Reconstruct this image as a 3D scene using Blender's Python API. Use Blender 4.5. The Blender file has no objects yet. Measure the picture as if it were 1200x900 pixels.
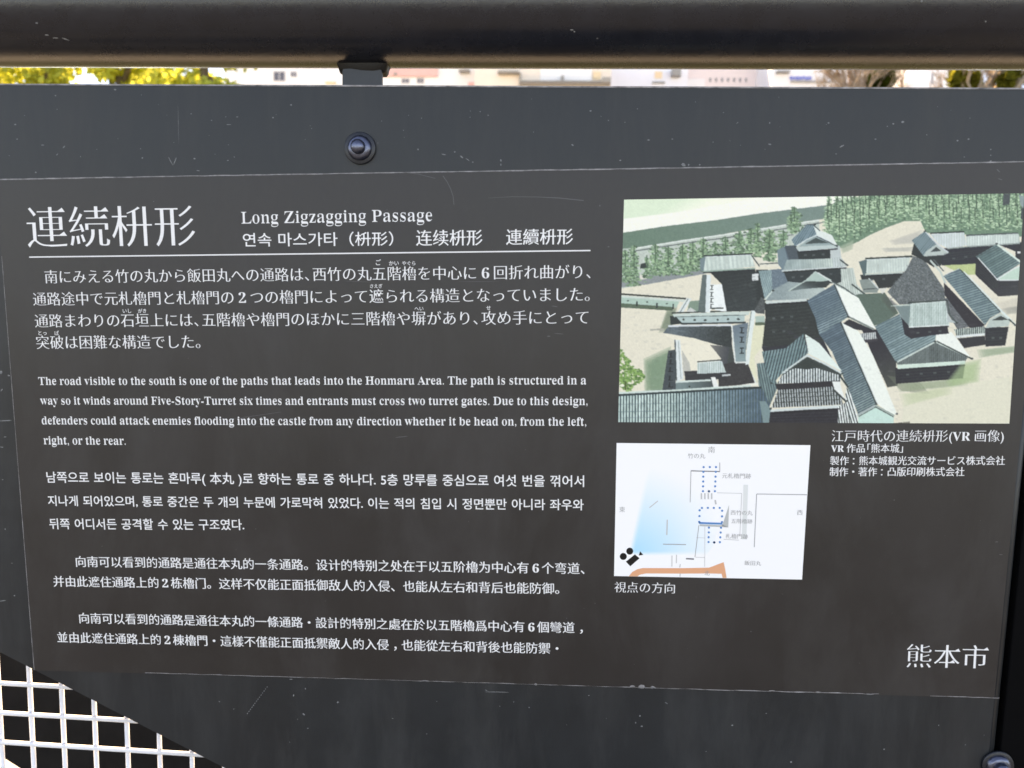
import bpy, bmesh, math, random
import numpy as np
from mathutils import Vector, Matrix

random.seed(7)
rng = np.random.default_rng(7)
S = bpy.context.scene
COL = S.collection

# ------------------------------------------------------------------ view geometry
# The face of the sign is the plane y = 0 (it faces -y).  The camera stands about
# half a metre in front of it; the three angles were measured from the photograph.
FPX, DIST, Z0 = 870.0, 0.53, 0.85
AX, AY, AZ = 0.1093544, 0.06590237, -0.00604538
ROLL = math.atan2(20.0, 702.9)          # the printed film sits slightly crooked on the plate


def rot3(a, b, c):
    ca, sa, cb, sb, cc, sc = math.cos(a), math.sin(a), math.cos(b), math.sin(b), math.cos(c), math.sin(c)
    A = np.array([[1, 0, 0], [0, ca, -sa], [0, sa, ca]])
    B = np.array([[cb, 0, sb], [0, 1, 0], [-sb, 0, cb]])
    Cc = np.array([[cc, -sc, 0], [sc, cc, 0], [0, 0, 1]])
    return A @ B @ Cc


RR = rot3(AX, AY, AZ)                    # columns: film right, film down, plate normal in camera axes
_c, _s = math.cos(ROLL), math.sin(ROLL)
EX = RR[:, 0] * _c + RR[:, 1] * _s       # world x in camera axes
EZ = RR[:, 0] * _s - RR[:, 1] * _c       # world z in camera axes
EY = RR[:, 2]                            # world y
W2C = np.stack([EX, EY, EZ], axis=1)     # world -> camera
CAM = W2C.T @ np.array([0, 0, -DIST]) + np.array([0, 0, Z0])


def face(px, py, y=0.0):
    """Point of the plane world-y = y that the photograph shows at (px, py)."""
    d = W2C.T @ np.array([(px - 600) / FPX, (py - 450) / FPX, 1.0])
    t = (y - CAM[1]) / d[1]
    p = CAM + d * t
    return Vector((float(p[0]), float(p[1]), float(p[2])))


# ------------------------------------------------------------------ camera
cam_d = bpy.data.cameras.new('camera')
cam = bpy.data.objects.new('camera', cam_d)
COL.objects.link(cam)
S.camera = cam
cam_d.sensor_width = 36.0
cam_d.lens = 36.0 * FPX / 1200.0
cam_d.clip_start, cam_d.clip_end = 0.01, 3000
right, up, back = W2C.T @ np.array([1, 0, 0]), W2C.T @ np.array([0, -1, 0]), W2C.T @ np.array([0, 0, -1])
M = Matrix.Identity(4)
for i in range(3):
    M[i][0], M[i][1], M[i][2], M[i][3] = right[i], up[i], back[i], CAM[i]
cam.matrix_world = M
cam_d.dof.use_dof = True
cam_d.dof.focus_distance = DIST
cam_d.dof.aperture_fstop = 11.0

# ------------------------------------------------------------------ sky, sun, exposure
SUN_EL, SUN_AZ = 52.0, -28.0             # sun behind the sign, a little to the left (azimuth from +y towards +x)
w = bpy.data.worlds.new('World')
S.world = w
w.use_nodes = True
nt = w.node_tree
sky = nt.nodes.new('ShaderNodeTexSky')
sky.sky_type = 'NISHITA'
sky.sun_disc = False
sky.sun_elevation = math.radians(SUN_EL)
sky.sun_rotation = math.radians(SUN_AZ)
sky.air_density, sky.dust_density, sky.ozone_density = 0.8, 0.1, 4.0
sky.altitude = 3000
nt.links.new(sky.outputs[0], nt.nodes['Background'].inputs[0])
nt.nodes['Background'].inputs[1].default_value = 0.12
sd = bpy.data.lights.new('sun', 'SUN')
sd.energy = 3.2
sd.angle = math.radians(0.53)
sd.color = (1.0, 0.94, 0.84)
sun = bpy.data.objects.new('sun', sd)
COL.objects.link(sun)
el, az = math.radians(SUN_EL), math.radians(SUN_AZ)
to_sun = Vector((math.sin(az) * math.cos(el), math.cos(az) * math.cos(el), math.sin(el)))
sun.rotation_euler = to_sun.to_track_quat('Z', 'Y').to_euler()
sun.location = to_sun * 50
S.view_settings.view_transform = 'Standard'
S.view_settings.look = 'None'
S.view_settings.gamma = 1.0
S.cycles.pixel_filter_type = 'BLACKMAN_HARRIS'
S.cycles.filter_width = 1.6
S.view_settings.exposure = 2.85
S.view_settings.use_white_balance = True      # the phone's white balance, set for open shade
S.view_settings.white_balance_temperature = 13600
S.view_settings.white_balance_tint = 19

# ------------------------------------------------------------------ materials


def lin(c):
    c = np.asarray(c, float) / 255.0
    return np.where(c <= 0.04045, c / 12.92, ((c + 0.055) / 1.055) ** 2.4)


def mat(name, col, rough=0.6, spec=0.5, metal=0.0, noise=None, bump=None, col2=None, detail=4.0, coord='Object', coat=0.0, streak=None):
    """Principled material; noise=(scale, amount) mottles the colour, bump=(scale, strength)."""
    m = bpy.data.materials.new(name)
    m.use_nodes = True
    n, l = m.node_tree.nodes, m.node_tree.links
    b = n['Principled BSDF']
    b.inputs['Base Color'].default_value = (*col, 1)
    b.inputs['Roughness'].default_value = rough
    b.inputs['Specular IOR Level'].default_value = spec
    b.inputs['Metallic'].default_value = metal
    b.inputs['Coat Weight'].default_value = coat
    b.inputs['Coat Roughness'].default_value = 0.22
    b.inputs['Coat IOR'].default_value = 1.7
    tc = n.new('ShaderNodeTexCoord')
    if noise:
        t = n.new('ShaderNodeTexNoise')
        t.inputs['Scale'].default_value = noise[0]
        t.inputs['Detail'].default_value = detail
        t.inputs['Roughness'].default_value = 0.65
        l.new(tc.outputs[coord], t.inputs['Vector'])
        r = n.new('ShaderNodeMapRange')
        r.inputs['From Min'].default_value, r.inputs['From Max'].default_value = 0.3, 0.7
        l.new(t.outputs['Fac'], r.inputs['Value'])
        mx = n.new('ShaderNodeMix')
        mx.data_type = 'RGBA'
        c2 = col2 if col2 else tuple(c * (1 - noise[1]) for c in col)
        mx.inputs['A'].default_value = (*c2, 1)
        mx.inputs['B'].default_value = (*col, 1)
        l.new(r.outputs['Result'], mx.inputs['Factor'])
        l.new(mx.outputs['Result'], b.inputs['Base Color'])
        r2 = n.new('ShaderNodeMapRange')
        r2.inputs['To Min'].default_value, r2.inputs['To Max'].default_value = rough - 0.06, rough + 0.06
        l.new(t.outputs['Fac'], r2.inputs['Value'])
        if streak:                            # rain streaks and wiped dust: long soft bands of a paler film of dirt
            mp = n.new('ShaderNodeMapping')
            mp.inputs['Scale'].default_value = (streak[0], 1.0, streak[1])
            l.new(tc.outputs[coord], mp.inputs['Vector'])
            ts = n.new('ShaderNodeTexNoise')
            ts.inputs['Scale'].default_value = 1.0
            ts.inputs['Detail'].default_value = 7.0
            ts.inputs['Roughness'].default_value = 0.7
            ts.inputs['Distortion'].default_value = 0.4
            l.new(mp.outputs[0], ts.inputs['Vector'])
            rs = n.new('ShaderNodeMapRange')
            rs.inputs['From Min'].default_value, rs.inputs['From Max'].default_value = 0.45, 0.8
            rs.inputs['To Max'].default_value = streak[2]
            l.new(ts.outputs['Fac'], rs.inputs['Value'])
            ms = n.new('ShaderNodeMix')
            ms.data_type = 'RGBA'
            ms.inputs['B'].default_value = (0.16, 0.155, 0.15, 1)
            l.new(mx.outputs['Result'], ms.inputs['A'])
            l.new(rs.outputs['Result'], ms.inputs['Factor'])
            l.new(ms.outputs['Result'], b.inputs['Base Color'])
            ad = n.new('ShaderNodeMath')
            ad.operation = 'MULTIPLY_ADD'
            ad.inputs[1].default_value = 0.9
            l.new(rs.outputs['Result'], ad.inputs[0])
            l.new(r2.outputs['Result'], ad.inputs[2])
            r2 = ad
            r2_out = ad.outputs[0]
            l.new(r2_out, b.inputs['Roughness'])
            return m if not bump else _bump(m, tc, coord, bump)
        l.new(r2.outputs['Result'], b.inputs['Roughness'])
    if bump:
        _bump(m, tc, coord, bump)
    return m


def _bump(m, tc, coord, bump):
    n, l = m.node_tree.nodes, m.node_tree.links
    t2 = n.new('ShaderNodeTexNoise')
    t2.inputs['Scale'].default_value = bump[0]
    t2.inputs['Detail'].default_value = 3.0
    l.new(tc.outputs[coord], t2.inputs['Vector'])
    bp = n.new('ShaderNodeBump')
    bp.inputs['Strength'].default_value = bump[1]
    bp.inputs['Distance'].default_value = 0.001
    l.new(t2.outputs['Fac'], bp.inputs['Height'])
    l.new(bp.outputs['Normal'], n['Principled BSDF'].inputs['Normal'])
    return m


M_PLATE = mat('charcoal_plate_paint', (0.0160, 0.0210, 0.0250), 0.40, 0.38, noise=(14, 0.25), bump=(900, 0.05), col2=(0.0105, 0.0140, 0.0170), detail=9, streak=(24, 5, 0.13))
M_FILM = mat('dark_grey_printed_film', (0.0220, 0.0195, 0.0205), 0.40, 0.45, noise=(11, 0.18), bump=(1400, 0.04), col2=(0.0145, 0.0132, 0.0135), detail=9, streak=(14, 6, 0.13))
M_RAIL = mat('black_rail_paint', (0.0120, 0.0145, 0.0215), 0.27, 0.5, noise=(60, 0.3), bump=(230, 0.08), streak=(3, 40, 0.04))
M_POST = mat('dark_blue_grey_post_paint', (0.030, 0.038, 0.046), 0.5, 0.5, noise=(50, 0.25))
M_BLACK = mat('shade_black_post', (0.003, 0.003, 0.0035), 0.8, 0.05, noise=(50, 0.3))  # near-black tone stands in for the shade past the plate's right edge
M_WELD = mat('black_weld_paint', (0.006, 0.006, 0.006), 0.45, 0.3, bump=(120, 0.4))
M_INK = mat('white_ink', (0.84, 0.84, 0.84), 0.55, 0.3, noise=(500, 0.06))
M_SCR = mat('bare_scratch', (0.26, 0.27, 0.28), 0.6, 0.4, noise=(900, 0.6))
M_EDGE = mat('worn_film_edge', (0.38, 0.37, 0.38), 0.6, 0.4, noise=(130, 0.75))
M_ZINC = mat('zinc_plated_steel', (0.13, 0.15, 0.21), 0.30, 0.5, metal=0.9, noise=(300, 0.35), bump=(700, 0.1))
M_WASH = mat('painted_washer', (0.022, 0.027, 0.036), 0.38, 0.5, metal=0.2, noise=(250, 0.4))
M_GRIME = mat('grime', (0.0135, 0.0160, 0.0190), 0.7, 0.3, noise=(300, 0.5))
M_MESH = mat('white_coated_wire', (0.82, 0.83, 0.86), 0.45, 0.4, noise=(90, 0.06))
M_BOARD = mat('shade_black_board', (0.011, 0.011, 0.012), 0.8, 0.2, noise=(30, 0.7), detail=8)  # black in place of the shade behind the mesh


def ink(name, rgb, k=0.85):
    return mat(name, tuple(lin(rgb) * k), 0.55, 0.3)


# ------------------------------------------------------------------ object helpers
def link(name, mesh, m=None, parent=None):
    o = bpy.data.objects.new(name, mesh)
    COL.objects.link(o)
    if m:
        for x in (m if isinstance(m, (list, tuple)) else [m]):
            mesh.materials.append(x)
    if parent:
        o.parent = parent
    return o


def empty(name, loc, label, cat, group=None):
    o = bpy.data.objects.new(name, None)
    COL.objects.link(o)
    o.location = loc
    o.empty_display_size = 0.05
    o['label'], o['category'] = label, cat
    if group:
        o['group'] = group
    return o


def tag(o, label, cat, group=None):
    o['label'], o['category'] = label, cat
    if group:
        o['group'] = group
    return o


class MB:
    """Collects shapes in world coordinates and links them as one mesh object."""

    def __init__(self):
        self.bm = bmesh.new()
        self.mi = 0

    def box(self, x0, x1, y0, y1, z0, z1, bev=0.0):
        r = bmesh.ops.create_cube(self.bm, size=1.0)
        vs = r['verts']
        for v in vs:
            v.co = Vector(((x0 + x1) / 2 + v.co.x * (x1 - x0), (y0 + y1) / 2 + v.co.y * (y1 - y0), (z0 + z1) / 2 + v.co.z * (z1 - z0)))
        if bev:
            es = {e for v in vs for e in v.link_edges}
            bmesh.ops.bevel(self.bm, geom=list(es), offset=bev, segments=2, profile=0.5, affect='EDGES')
        return self

    def poly(self, pts, flip=False):
        vs = [self.bm.verts.new(p) for p in pts]
        if flip:
            vs.reverse()
        f = self.bm.faces.new(vs)
        f.material_index = self.mi
        return f

    def prism(self, pts, depth):
        """Polygon pts (list of xz, at y0) extruded from y0 to y0+depth."""
        y0, q = pts
        a = [self.bm.verts.new((x, y0, z)) for x, z in q]
        b = [self.bm.verts.new((x, y0 + depth, z)) for x, z in q]
        n = len(q)
        self.bm.faces.new(a).material_index = self.mi
        self.bm.faces.new(b[::-1]).material_index = self.mi
        for i in range(n):
            self.bm.faces.new((a[i], b[i], b[(i + 1) % n], a[(i + 1) % n])).material_index = self.mi

    def tube(self, pts, radii, seg=8, caps=True):
        rings = []
        n = len(pts)
        for i, p in enumerate(pts):
            p = Vector(p)
            t = (Vector(pts[min(i + 1, n - 1)]) - Vector(pts[max(i - 1, 0)])).normalized()
            a = t.orthogonal().normalized()
            if abs(t.z) < 0.9:
                a = t.cross(Vector((0, 0, 1))).normalized()
            b = t.cross(a)
            r = radii[i] if isinstance(radii, (list, tuple)) else radii
            rings.append([self.bm.verts.new(p + a * (r * math.cos(2 * math.pi * k / seg)) + b * (r * math.sin(2 * math.pi * k / seg))) for k in range(seg)])
        for i in range(n - 1):
            for k in range(seg):
                f = self.bm.faces.new((rings[i][k], rings[i][(k + 1) % seg], rings[i + 1][(k + 1) % seg], rings[i + 1][k]))
                f.smooth = True
        if caps:
            self.bm.faces.new(rings[0][::-1])
            self.bm.faces.new(rings[-1])
        return self

    def lathe_y(self, cx, cz, prof, seg=40, smooth=True):
        """prof: list of (radius, y); axis along y through (cx, cz)."""
        rings = []
        for r, y in prof:
            if r < 1e-6:
                rings.append([self.bm.verts.new((cx, y, cz))])
            else:
                rings.append([self.bm.verts.new((cx + r * math.cos(2 * math.pi * k / seg), y, cz + r * math.sin(2 * math.pi * k / seg))) for k in range(seg)])
        for A, B in zip(rings, rings[1:]):
            for k in range(seg):
                q = [A[k % len(A)], A[(k + 1) % len(A)], B[(k + 1) % len(B)], B[k % len(B)]]
                u = []
                for v in q:
                    if v not in u:
                        u.append(v)
                if len(u) > 2:
                    self.bm.faces.new(u).smooth = smooth
        return self

    def build(self, name, m, parent=None, recalc=True):
        if recalc:
            bmesh.ops.recalc_face_normals(self.bm, faces=self.bm.faces[:])
        me = bpy.data.meshes.new(name)
        org = parent_origin(parent)
        if org.length:
            bmesh.ops.translate(self.bm, verts=self.bm.verts[:], vec=-org)
        self.bm.to_mesh(me)
        self.bm.free()
        return link(name, me, m, parent)


def parent_origin(p):
    o = Vector((0, 0, 0))
    while p:
        o += p.location
        p = p.parent
    return o


def absorb(target, src):
    """Surface marks belong to the mesh of the part they are on."""
    bm = bmesh.new()
    bm.from_mesh(target.data)
    n0 = len(bm.faces)
    bm.from_mesh(src.data)
    bm.faces.ensure_lookup_table()
    k = len(target.data.materials)
    target.data.materials.append(src.data.materials[0])
    for f in bm.faces[n0:]:
        f.material_index = k
    bm.to_mesh(target.data)
    bm.free()
    bpy.data.objects.remove(src)


# ================================================================== THE SETTING
def ground():
    mb = MB()
    mb.poly([(-1500, -400, 0), (1500, -400, 0), (1500, 2000, 0), (-1500, 2000, 0)])
    m = mat('dark_asphalt_ground', (0.068, 0.072, 0.078), 0.9, 0.2, noise=(3.0, 0.35), bump=(60, 0.6), detail=8)
    o = mb.build('ground', m)
    o['kind'] = 'structure'


ground()


def pale_ground(name, y0, y1, hw):
    mb = MB()
    mb.poly([(-hw, y0, 0.004), (hw, y0, 0.004), (hw, y1, 0.004), (-hw, y1, 0.004)])
    mb.build(name, M_SAND)['kind'] = 'structure'


M_SAND = mat('pale_sandy_ground', (0.38, 0.36, 0.33), 0.9, 0.2, noise=(3.0, 0.3), bump=(60, 0.6), detail=8)
pale_ground('sandy_path', 0.6, 1.15, 60)
pale_ground('city_ground', 26, 900, 900)


def lawn():
    mb = MB()
    mb.poly([(-60, 1.15, 0.004), (60, 1.15, 0.004), (60, 26, 0.004), (-60, 26, 0.004)])
    m = mat('dark_shrubby_ground', (0.06, 0.065, 0.035), 0.95, 0.1, noise=(1.5, 0.6), bump=(20, 1.0), detail=8)
    mb.build('grass_slope', m)['kind'] = 'structure'


lawn()

# ------------------------------------------------------------------ buildings behind
BD_N = [0]


def building(depth, x0, x1, ytop, wall, label, windows, extra=(), back=14.0, rows=True):
    """x0, x1: edges as seen in the gap; windows: rectangles of the photograph on the facade."""
    a, b = face(x0, 90, depth), face(x1, 90, depth)
    top = face((x0 + x1) / 2, ytop, depth).z
    root = empty('city_building', ((a.x + b.x) / 2, depth, 0), label, 'building', 'buildings behind the railing')
    mb = MB()
    mb.box(a.x, b.x, depth, depth + back, 0, top)
    mb.build('wall', wall, root)
    mb = MB()
    mb.box(a.x - 0.2, b.x + 0.2, depth - 0.15, depth + back + 0.2, top + 0.003, top + 0.5)
    mb.build('roof_parapet', wall, root)
    fr = M_WFRAME
    gl = M_WGLASS

    def win(xa, xb, za, zb):
        f = MB()
        t = min(0.09, (xb - xa) * 0.12)
        f.box(xa, xb, depth - 0.06, depth - 0.004, zb - t, zb)
        f.box(xa, xb, depth - 0.06, depth - 0.004, za, za + t)
        f.box(xa, xa + t, depth - 0.06, depth - 0.004, za + t + .002, zb - t - .002)
        f.box(xb - t, xb, depth - 0.06, depth - 0.004, za + t + .002, zb - t - .002)
        f.box((xa + xb) / 2 - t / 2, (xa + xb) / 2 + t / 2, depth - 0.055, depth - 0.004, za + t + .002, zb - t - .002)
        fo = f.build('window', fr, root)
        p = MB()
        p.poly([(xa + t, depth - 0.02, za + t), (xb - t, depth - 0.02, za + t), (xb - t, depth - 0.02, zb - t), (xa + t, depth - 0.02, zb - t)])
        p.build('pane', gl, fo)

    for (wx0, wy0, wx1, wy1) in windows:
        p, q = face(wx0, wy1, depth), face(wx1, wy0, depth)
        win(p.x, q.x, p.z, q.z)
    if rows:
        zg = face(600, 90, depth).z
        n = max(2, int((b.x - a.x) / 3.4))
        fl = 3.3
        for k in range(-5, 4):
            z = zg + k * fl - 0.8
            if k == 0 or z < 1.0 or z + 1.6 > top - 0.3:
                continue
            for i in range(n):
                cx = a.x + (i + 0.5) * (b.x - a.x) / n
                win(cx - 0.85, cx + 0.85, z, z + 1.5)
    for (nm, m, wx0, wy0, wx1, wy1, th) in extra:
        p, q = face(wx0, wy1, depth), face(wx1, wy0, depth)
        mb = MB()
        mb.box(p.x, q.x, depth - th, depth - 0.003, p.z, q.z)
        mb.build(nm, m, root)
    return root


M_WFRAME = mat('grey_window_frame', (0.45, 0.44, 0.46), 0.5)
M_WGLASS = mat('window_glass', (0.10, 0.10, 0.12), 0.12, 0.6)
W_WHITE = mat('white_wall_paint', (0.82, 0.81, 0.82), 0.85, 0.2, noise=(0.8, 0.05))
W_CREAM = mat('cream_wall_paint', (0.80, 0.70, 0.62), 0.85, 0.2, noise=(0.8, 0.06))
W_PINK = mat('pale_pink_wall_paint', (0.80, 0.70, 0.70), 0.85, 0.2, noise=(0.8, 0.05))
W_LAV = mat('lavender_white_wall_paint', (0.78, 0.79, 0.85), 0.85, 0.2, noise=(0.8, 0.05))
W_SALMON = mat('salmon_wall_paint', (0.80, 0.47, 0.44), 0.8, 0.2, noise=(2, 0.05))
W_ORANGE = mat('pale_orange_paint', (0.82, 0.62, 0.42), 0.8, 0.2)
W_GREY = mat('grey_plant_cladding', (0.30, 0.29, 0.28), 0.7, 0.3)
W_BLUE = mat('blue_sign_paint', (0.16, 0.22, 0.62), 0.6, 0.3)

building(70, 262, 455, 40, W_WHITE, 'white building with a grey double window left of the rail post',
         [(320.5, 83.5, 334.5, 95.5), (340.5, 84, 348, 90.5)], [('ledge', W_ORANGE, 382, 97, 394, 98.2, 0.4)])
building(66, 447, 562, 30, W_WHITE, 'white building with a salmon red band under its eaves',
         [(470.5, 92, 480, 98), (488.5, 91.5, 497, 98)],
         [('salmon_band', W_SALMON, 448, 76, 513, 90, 0.25), ('lamp', W_GREY, 463, 87, 465.5, 89.5, 0.5), ('canopy', W_GREY, 539, 84, 551, 86.5, 0.8),
          ('salmon_sill', W_SALMON, 549, 97.5, 561, 101.5, 0.3)])
building(63, 556, 716, 34, W_CREAM, 'cream building with a thin balcony rail and grey roof unit', [],
         [('balcony_rail', W_GREY, 610, 98.2, 714, 99, 0.9), ('balcony_rail', W_GREY, 610, 100.2, 714, 100.6, 0.9), ('pipe', W_GREY, 608.5, 86, 610.5, 101, 0.3),
          ('canopy', W_GREY, 584, 86, 609, 88, 0.8), ('vent_stack', W_GREY, 657, 91, 661, 99, 0.6),
          ('orange_panel', W_ORANGE, 695, 84.5, 704, 93, 0.12), ('plant_unit', W_GREY, 705, 95.5, 715, 101, 1.2), ('pale_bay', W_WHITE, 633, 70, 694, 96, 0.1)])
building(74, 708, 806, 36, W_LAV, 'lavender white building with one grey box on its wall', [],
         [('wall_box', W_GREY, 786, 83.5, 797, 91, 0.8), ('ledge', W_GREY, 764, 96.6, 779, 97.8, 0.3), ('yellow_panel', W_ORANGE, 767, 84, 776, 92, 0.06)])
building(78, 800, 912, 30, W_PINK, 'pale pink building with a row of tiny slit windows',
         [(831 + 7 * i, 91.5, 833.4 + 7 * i, 96) for i in range(7)], [('white_plinth', W_WHITE, 800, 93, 826, 110, 0.15), ('wall_box', W_GREY, 799, 84, 803, 91, 0.5)])
building(72, 905, 1000, 32, W_WHITE, 'white building with small blue rooftop lettering', [],
         [('canopy', W_GREY, 909, 84.5, 924, 86.6, 0.6)] +
         [('blue_lettering', W_BLUE, 925.5 + 3.7 * i, 90 + 0.5 * (i % 2), 928.2 + 3.7 * i, 94 - 0.4 * ((i + 1) % 3), 0.15) for i in range(7)] +
         [('ledge', W_GREY, 926, 96, 975, 96.7, 0.3)])
building(60, 1062, 1128, 20, W_LAV, 'white tower block between the two bare trees', [(1091, 85, 1094, 99)], [])


# ------------------------------------------------------------------ trees behind
def leaf_mat(name, c, tr):
    m = bpy.data.materials.new(name)
    m.use_nodes = True
    n, l = m.node_tree.nodes, m.node_tree.links
    out = n['Material Output']
    n.remove(n['Principled BSDF'])
    oi = n.new('ShaderNodeNewGeometry')
    hs = n.new('ShaderNodeHueSaturation')
    mr = n.new('ShaderNodeMapRange')
    mr.inputs['To Min'].default_value, mr.inputs['To Max'].default_value = 0.65, 1.35
    l.new(oi.outputs['Random Per Island'], mr.inputs['Value'])
    l.new(mr.outputs['Result'], hs.inputs['Value'])
    hs.inputs['Color'].default_value = (*c, 1)
    d, t, mx = n.new('ShaderNodeBsdfDiffuse'), n.new('ShaderNodeBsdfTranslucent'), n.new('ShaderNodeMixShader')
    mx.inputs[0].default_value = tr
    l.new(hs.outputs[0], d.inputs[0])
    l.new(hs.outputs[0], t.inputs[0])
    l.new(d.outputs[0], mx.inputs[1])
    l.new(t.outputs[0], mx.inputs[2])
    l.new(mx.outputs[0], out.inputs[0])
    return m


L_YEL = leaf_mat('yellow_green_leaf', (0.54, 0.55, 0.12), 0.5)
L_OLV = leaf_mat('olive_leaf', (0.22, 0.21, 0.035), 0.45)
L_GRN = leaf_mat('dark_green_leaf', (0.07, 0.09, 0.015), 0.4)
M_BARK = mat('grey_brown_bark', (0.20, 0.15, 0.11), 0.9, 0.2, noise=(12, 0.5), bump=(40, 0.5))


def leaves(name, m, parent, clumps, n, size):
    """clumps: list of (centre, radii); n leaves in all, each a small bent quad."""
    me = bpy.data.meshes.new(name)
    wts = np.array([r[0] * r[1] * r[2] for _, r in clumps])
    wts = wts / wts.sum()
    org = parent_origin(parent)
    V, F = [], []
    for i in range(n):
        c, r = clumps[rng.choice(len(clumps), p=wts)]
        while True:
            q = rng.uniform(-1, 1, 3)
            if 0.15 < q @ q < 1:
                break
        p = Vector(c) + Vector((q[0] * r[0], q[1] * r[1], q[2] * r[2])) - org
        a = Vector(rng.normal(size=3)).normalized()
        b = a.orthogonal().normalized()
        s = size * rng.uniform(0.6, 1.3)
        k = len(V)
        V += [p - a * s, p - b * s * 0.5 , p + a * s, p + b * s * 0.5]
        F.append((k, k + 1, k + 2, k + 3))
    me.from_pydata(V, [], F)
    return link(name, me, m, parent)


def trunk(parent, base, top, r, forks):
    mb = MB()
    b, t = Vector(base), Vector(top)
    mid = b.lerp(t, 0.5) + Vector((random.uniform(-.2, .2), 0, 0))
    mb.tube([b, mid, t], [r, r * 0.7, r * 0.45], 9)
    for f in forks:
        s = b.lerp(t, random.uniform(0.55, 0.95))
        f = Vector(f)
        mb.tube([s, s.lerp(f, 0.5) + Vector((0, 0, 0.2)), f], [r * 0.4, r * 0.26, r * 0.1], 6)
    return mb.build('trunk', M_BARK, parent)


def leafy_tree(px, D, half_w, label, n=5000):
    g = face(px, 90, D)
    root = empty('yellow_leaved_tree', (g.x, D, 0), label, 'tree', 'yellow leaved trees behind the railing')
    cl = []
    for i in range(26):
        cx = g.x + random.uniform(-half_w, half_w)
        cz = g.z + random.uniform(-1.6, 1.9)
        cl.append(((cx, D + random.uniform(-1.2, 1.2), cz), (random.uniform(.35, .7), random.uniform(.35, .7), random.uniform(.28, .5))))
    trunk(root, (g.x, D, 0), (g.x, D, g.z), 0.2, [c for c, _ in cl[:12]])
    leaves('crown', L_YEL, root, cl, n, 0.11)


leafy_tree(40, 17, 1.5, 'yellow green leafy tree at the far left of the gap', 5200)
leafy_tree(140, 18, 1.3, 'yellow green leafy tree standing second from the left in the gap', 4600)
leafy_tree(245, 16.5, 0.95, 'bright yellow tree nearest to the white building', 5200)


def bare_tree(px, D, half_px, label, green, lm=None):
    g = face(px, 92, D)
    k = (face(px + half_px, 92, D).x - g.x)
    root = empty('bare_tree', (g.x, D, 0), label, 'tree', 'bare trees behind the railing')
    mb = MB()
    mb.tube([(g.x, D, 0), (g.x + .1, D, g.z * 0.45), (g.x, D, g.z * 0.7)], [0.2, 0.15, 0.1], 9)
    mb.build('trunk', M_BARK, root)
    tw = MB()

    def grow(p, d, ln, r, lev):
        q = p + d * ln
        q.x = min(max(q.x, g.x - k), g.x + k)
        tw.tube([p, p.lerp(q, .5) + Vector((random.uniform(-1, 1), random.uniform(-1, 1), random.uniform(-1, 1))) * ln * 0.06, q], [r, r * .8, r * .6], 5, False)
        if lev == 0:
            return
        for _ in range(3):
            nd = (d + Vector((random.uniform(-1, 1), random.uniform(-.7, .7), random.uniform(-.5, .9))) * 0.75).normalized()
            grow(p.lerp(q, random.uniform(0.5, 1.0)), nd, ln * random.uniform(.6, .85), r * 0.58, lev - 1)

    base = Vector((g.x, D, g.z * 0.66))
    for i in range(7):
        grow(base + Vector((random.uniform(-.35, .35) * k, random.uniform(-.3, .3), i * 0.10)), Vector((random.uniform(-.9, .9), random.uniform(-.4, .4), 1)).normalized(), 0.75, 0.062, 5)
    tw.build('crown', M_TWIG, root)
    for (gx, gy, rr) in green:
        c = face(gx, gy, D - 0.2)
        leaves('leaf_clump', lm or L_GRN, root, [((c.x, D - 0.2, c.z), (rr * 0.8, rr * 0.8, rr))], 420, 0.07)


M_TWIG = mat('pale_brown_twig', (0.46, 0.36, 0.28), 0.9, 0.2, noise=(9, 0.4))
bare_tree(1027, 12, 56, 'bare brown tree with one dark green clump in its twigs', [(1036, 92, 0.20), (1024, 94, 0.09)])
bare_tree(1160, 10.5, 46, 'bare brown tree at the far right with pale forking twigs', [(1124, 92, 0.15), (1140, 95, 0.10), (1180, 96, 0.13), (1195, 88, 0.10)], L_OLV)

# ================================================================== RAILING
RAIL_R, RAIL_Y = 0.036, 0.009
# lower silhouette of the rail as seen from the camera
b0 = face(600, 80.8, RAIL_Y)
v = Vector((0, RAIL_Y - CAM[1], b0.z - CAM[2]))
dist = v.length
# centre lies above that line by the radius, measured square to the sight line
nrm = Vector((0, -v.z, v.y)).normalized()
RAIL_Z = b0.z + RAIL_R / nrm.z
rail_root = empty('handrail', (-0.110, RAIL_Y, 0), 'thick black tubular handrail with posts above the sign', 'handrail')
mb = MB()
n = 60
mb.tube([(-3.2 + 6.4 * i / n, RAIL_Y, RAIL_Z) for i in range(n + 1)], RAIL_R, 64)
mb.mi = 1
rail = None
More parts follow.
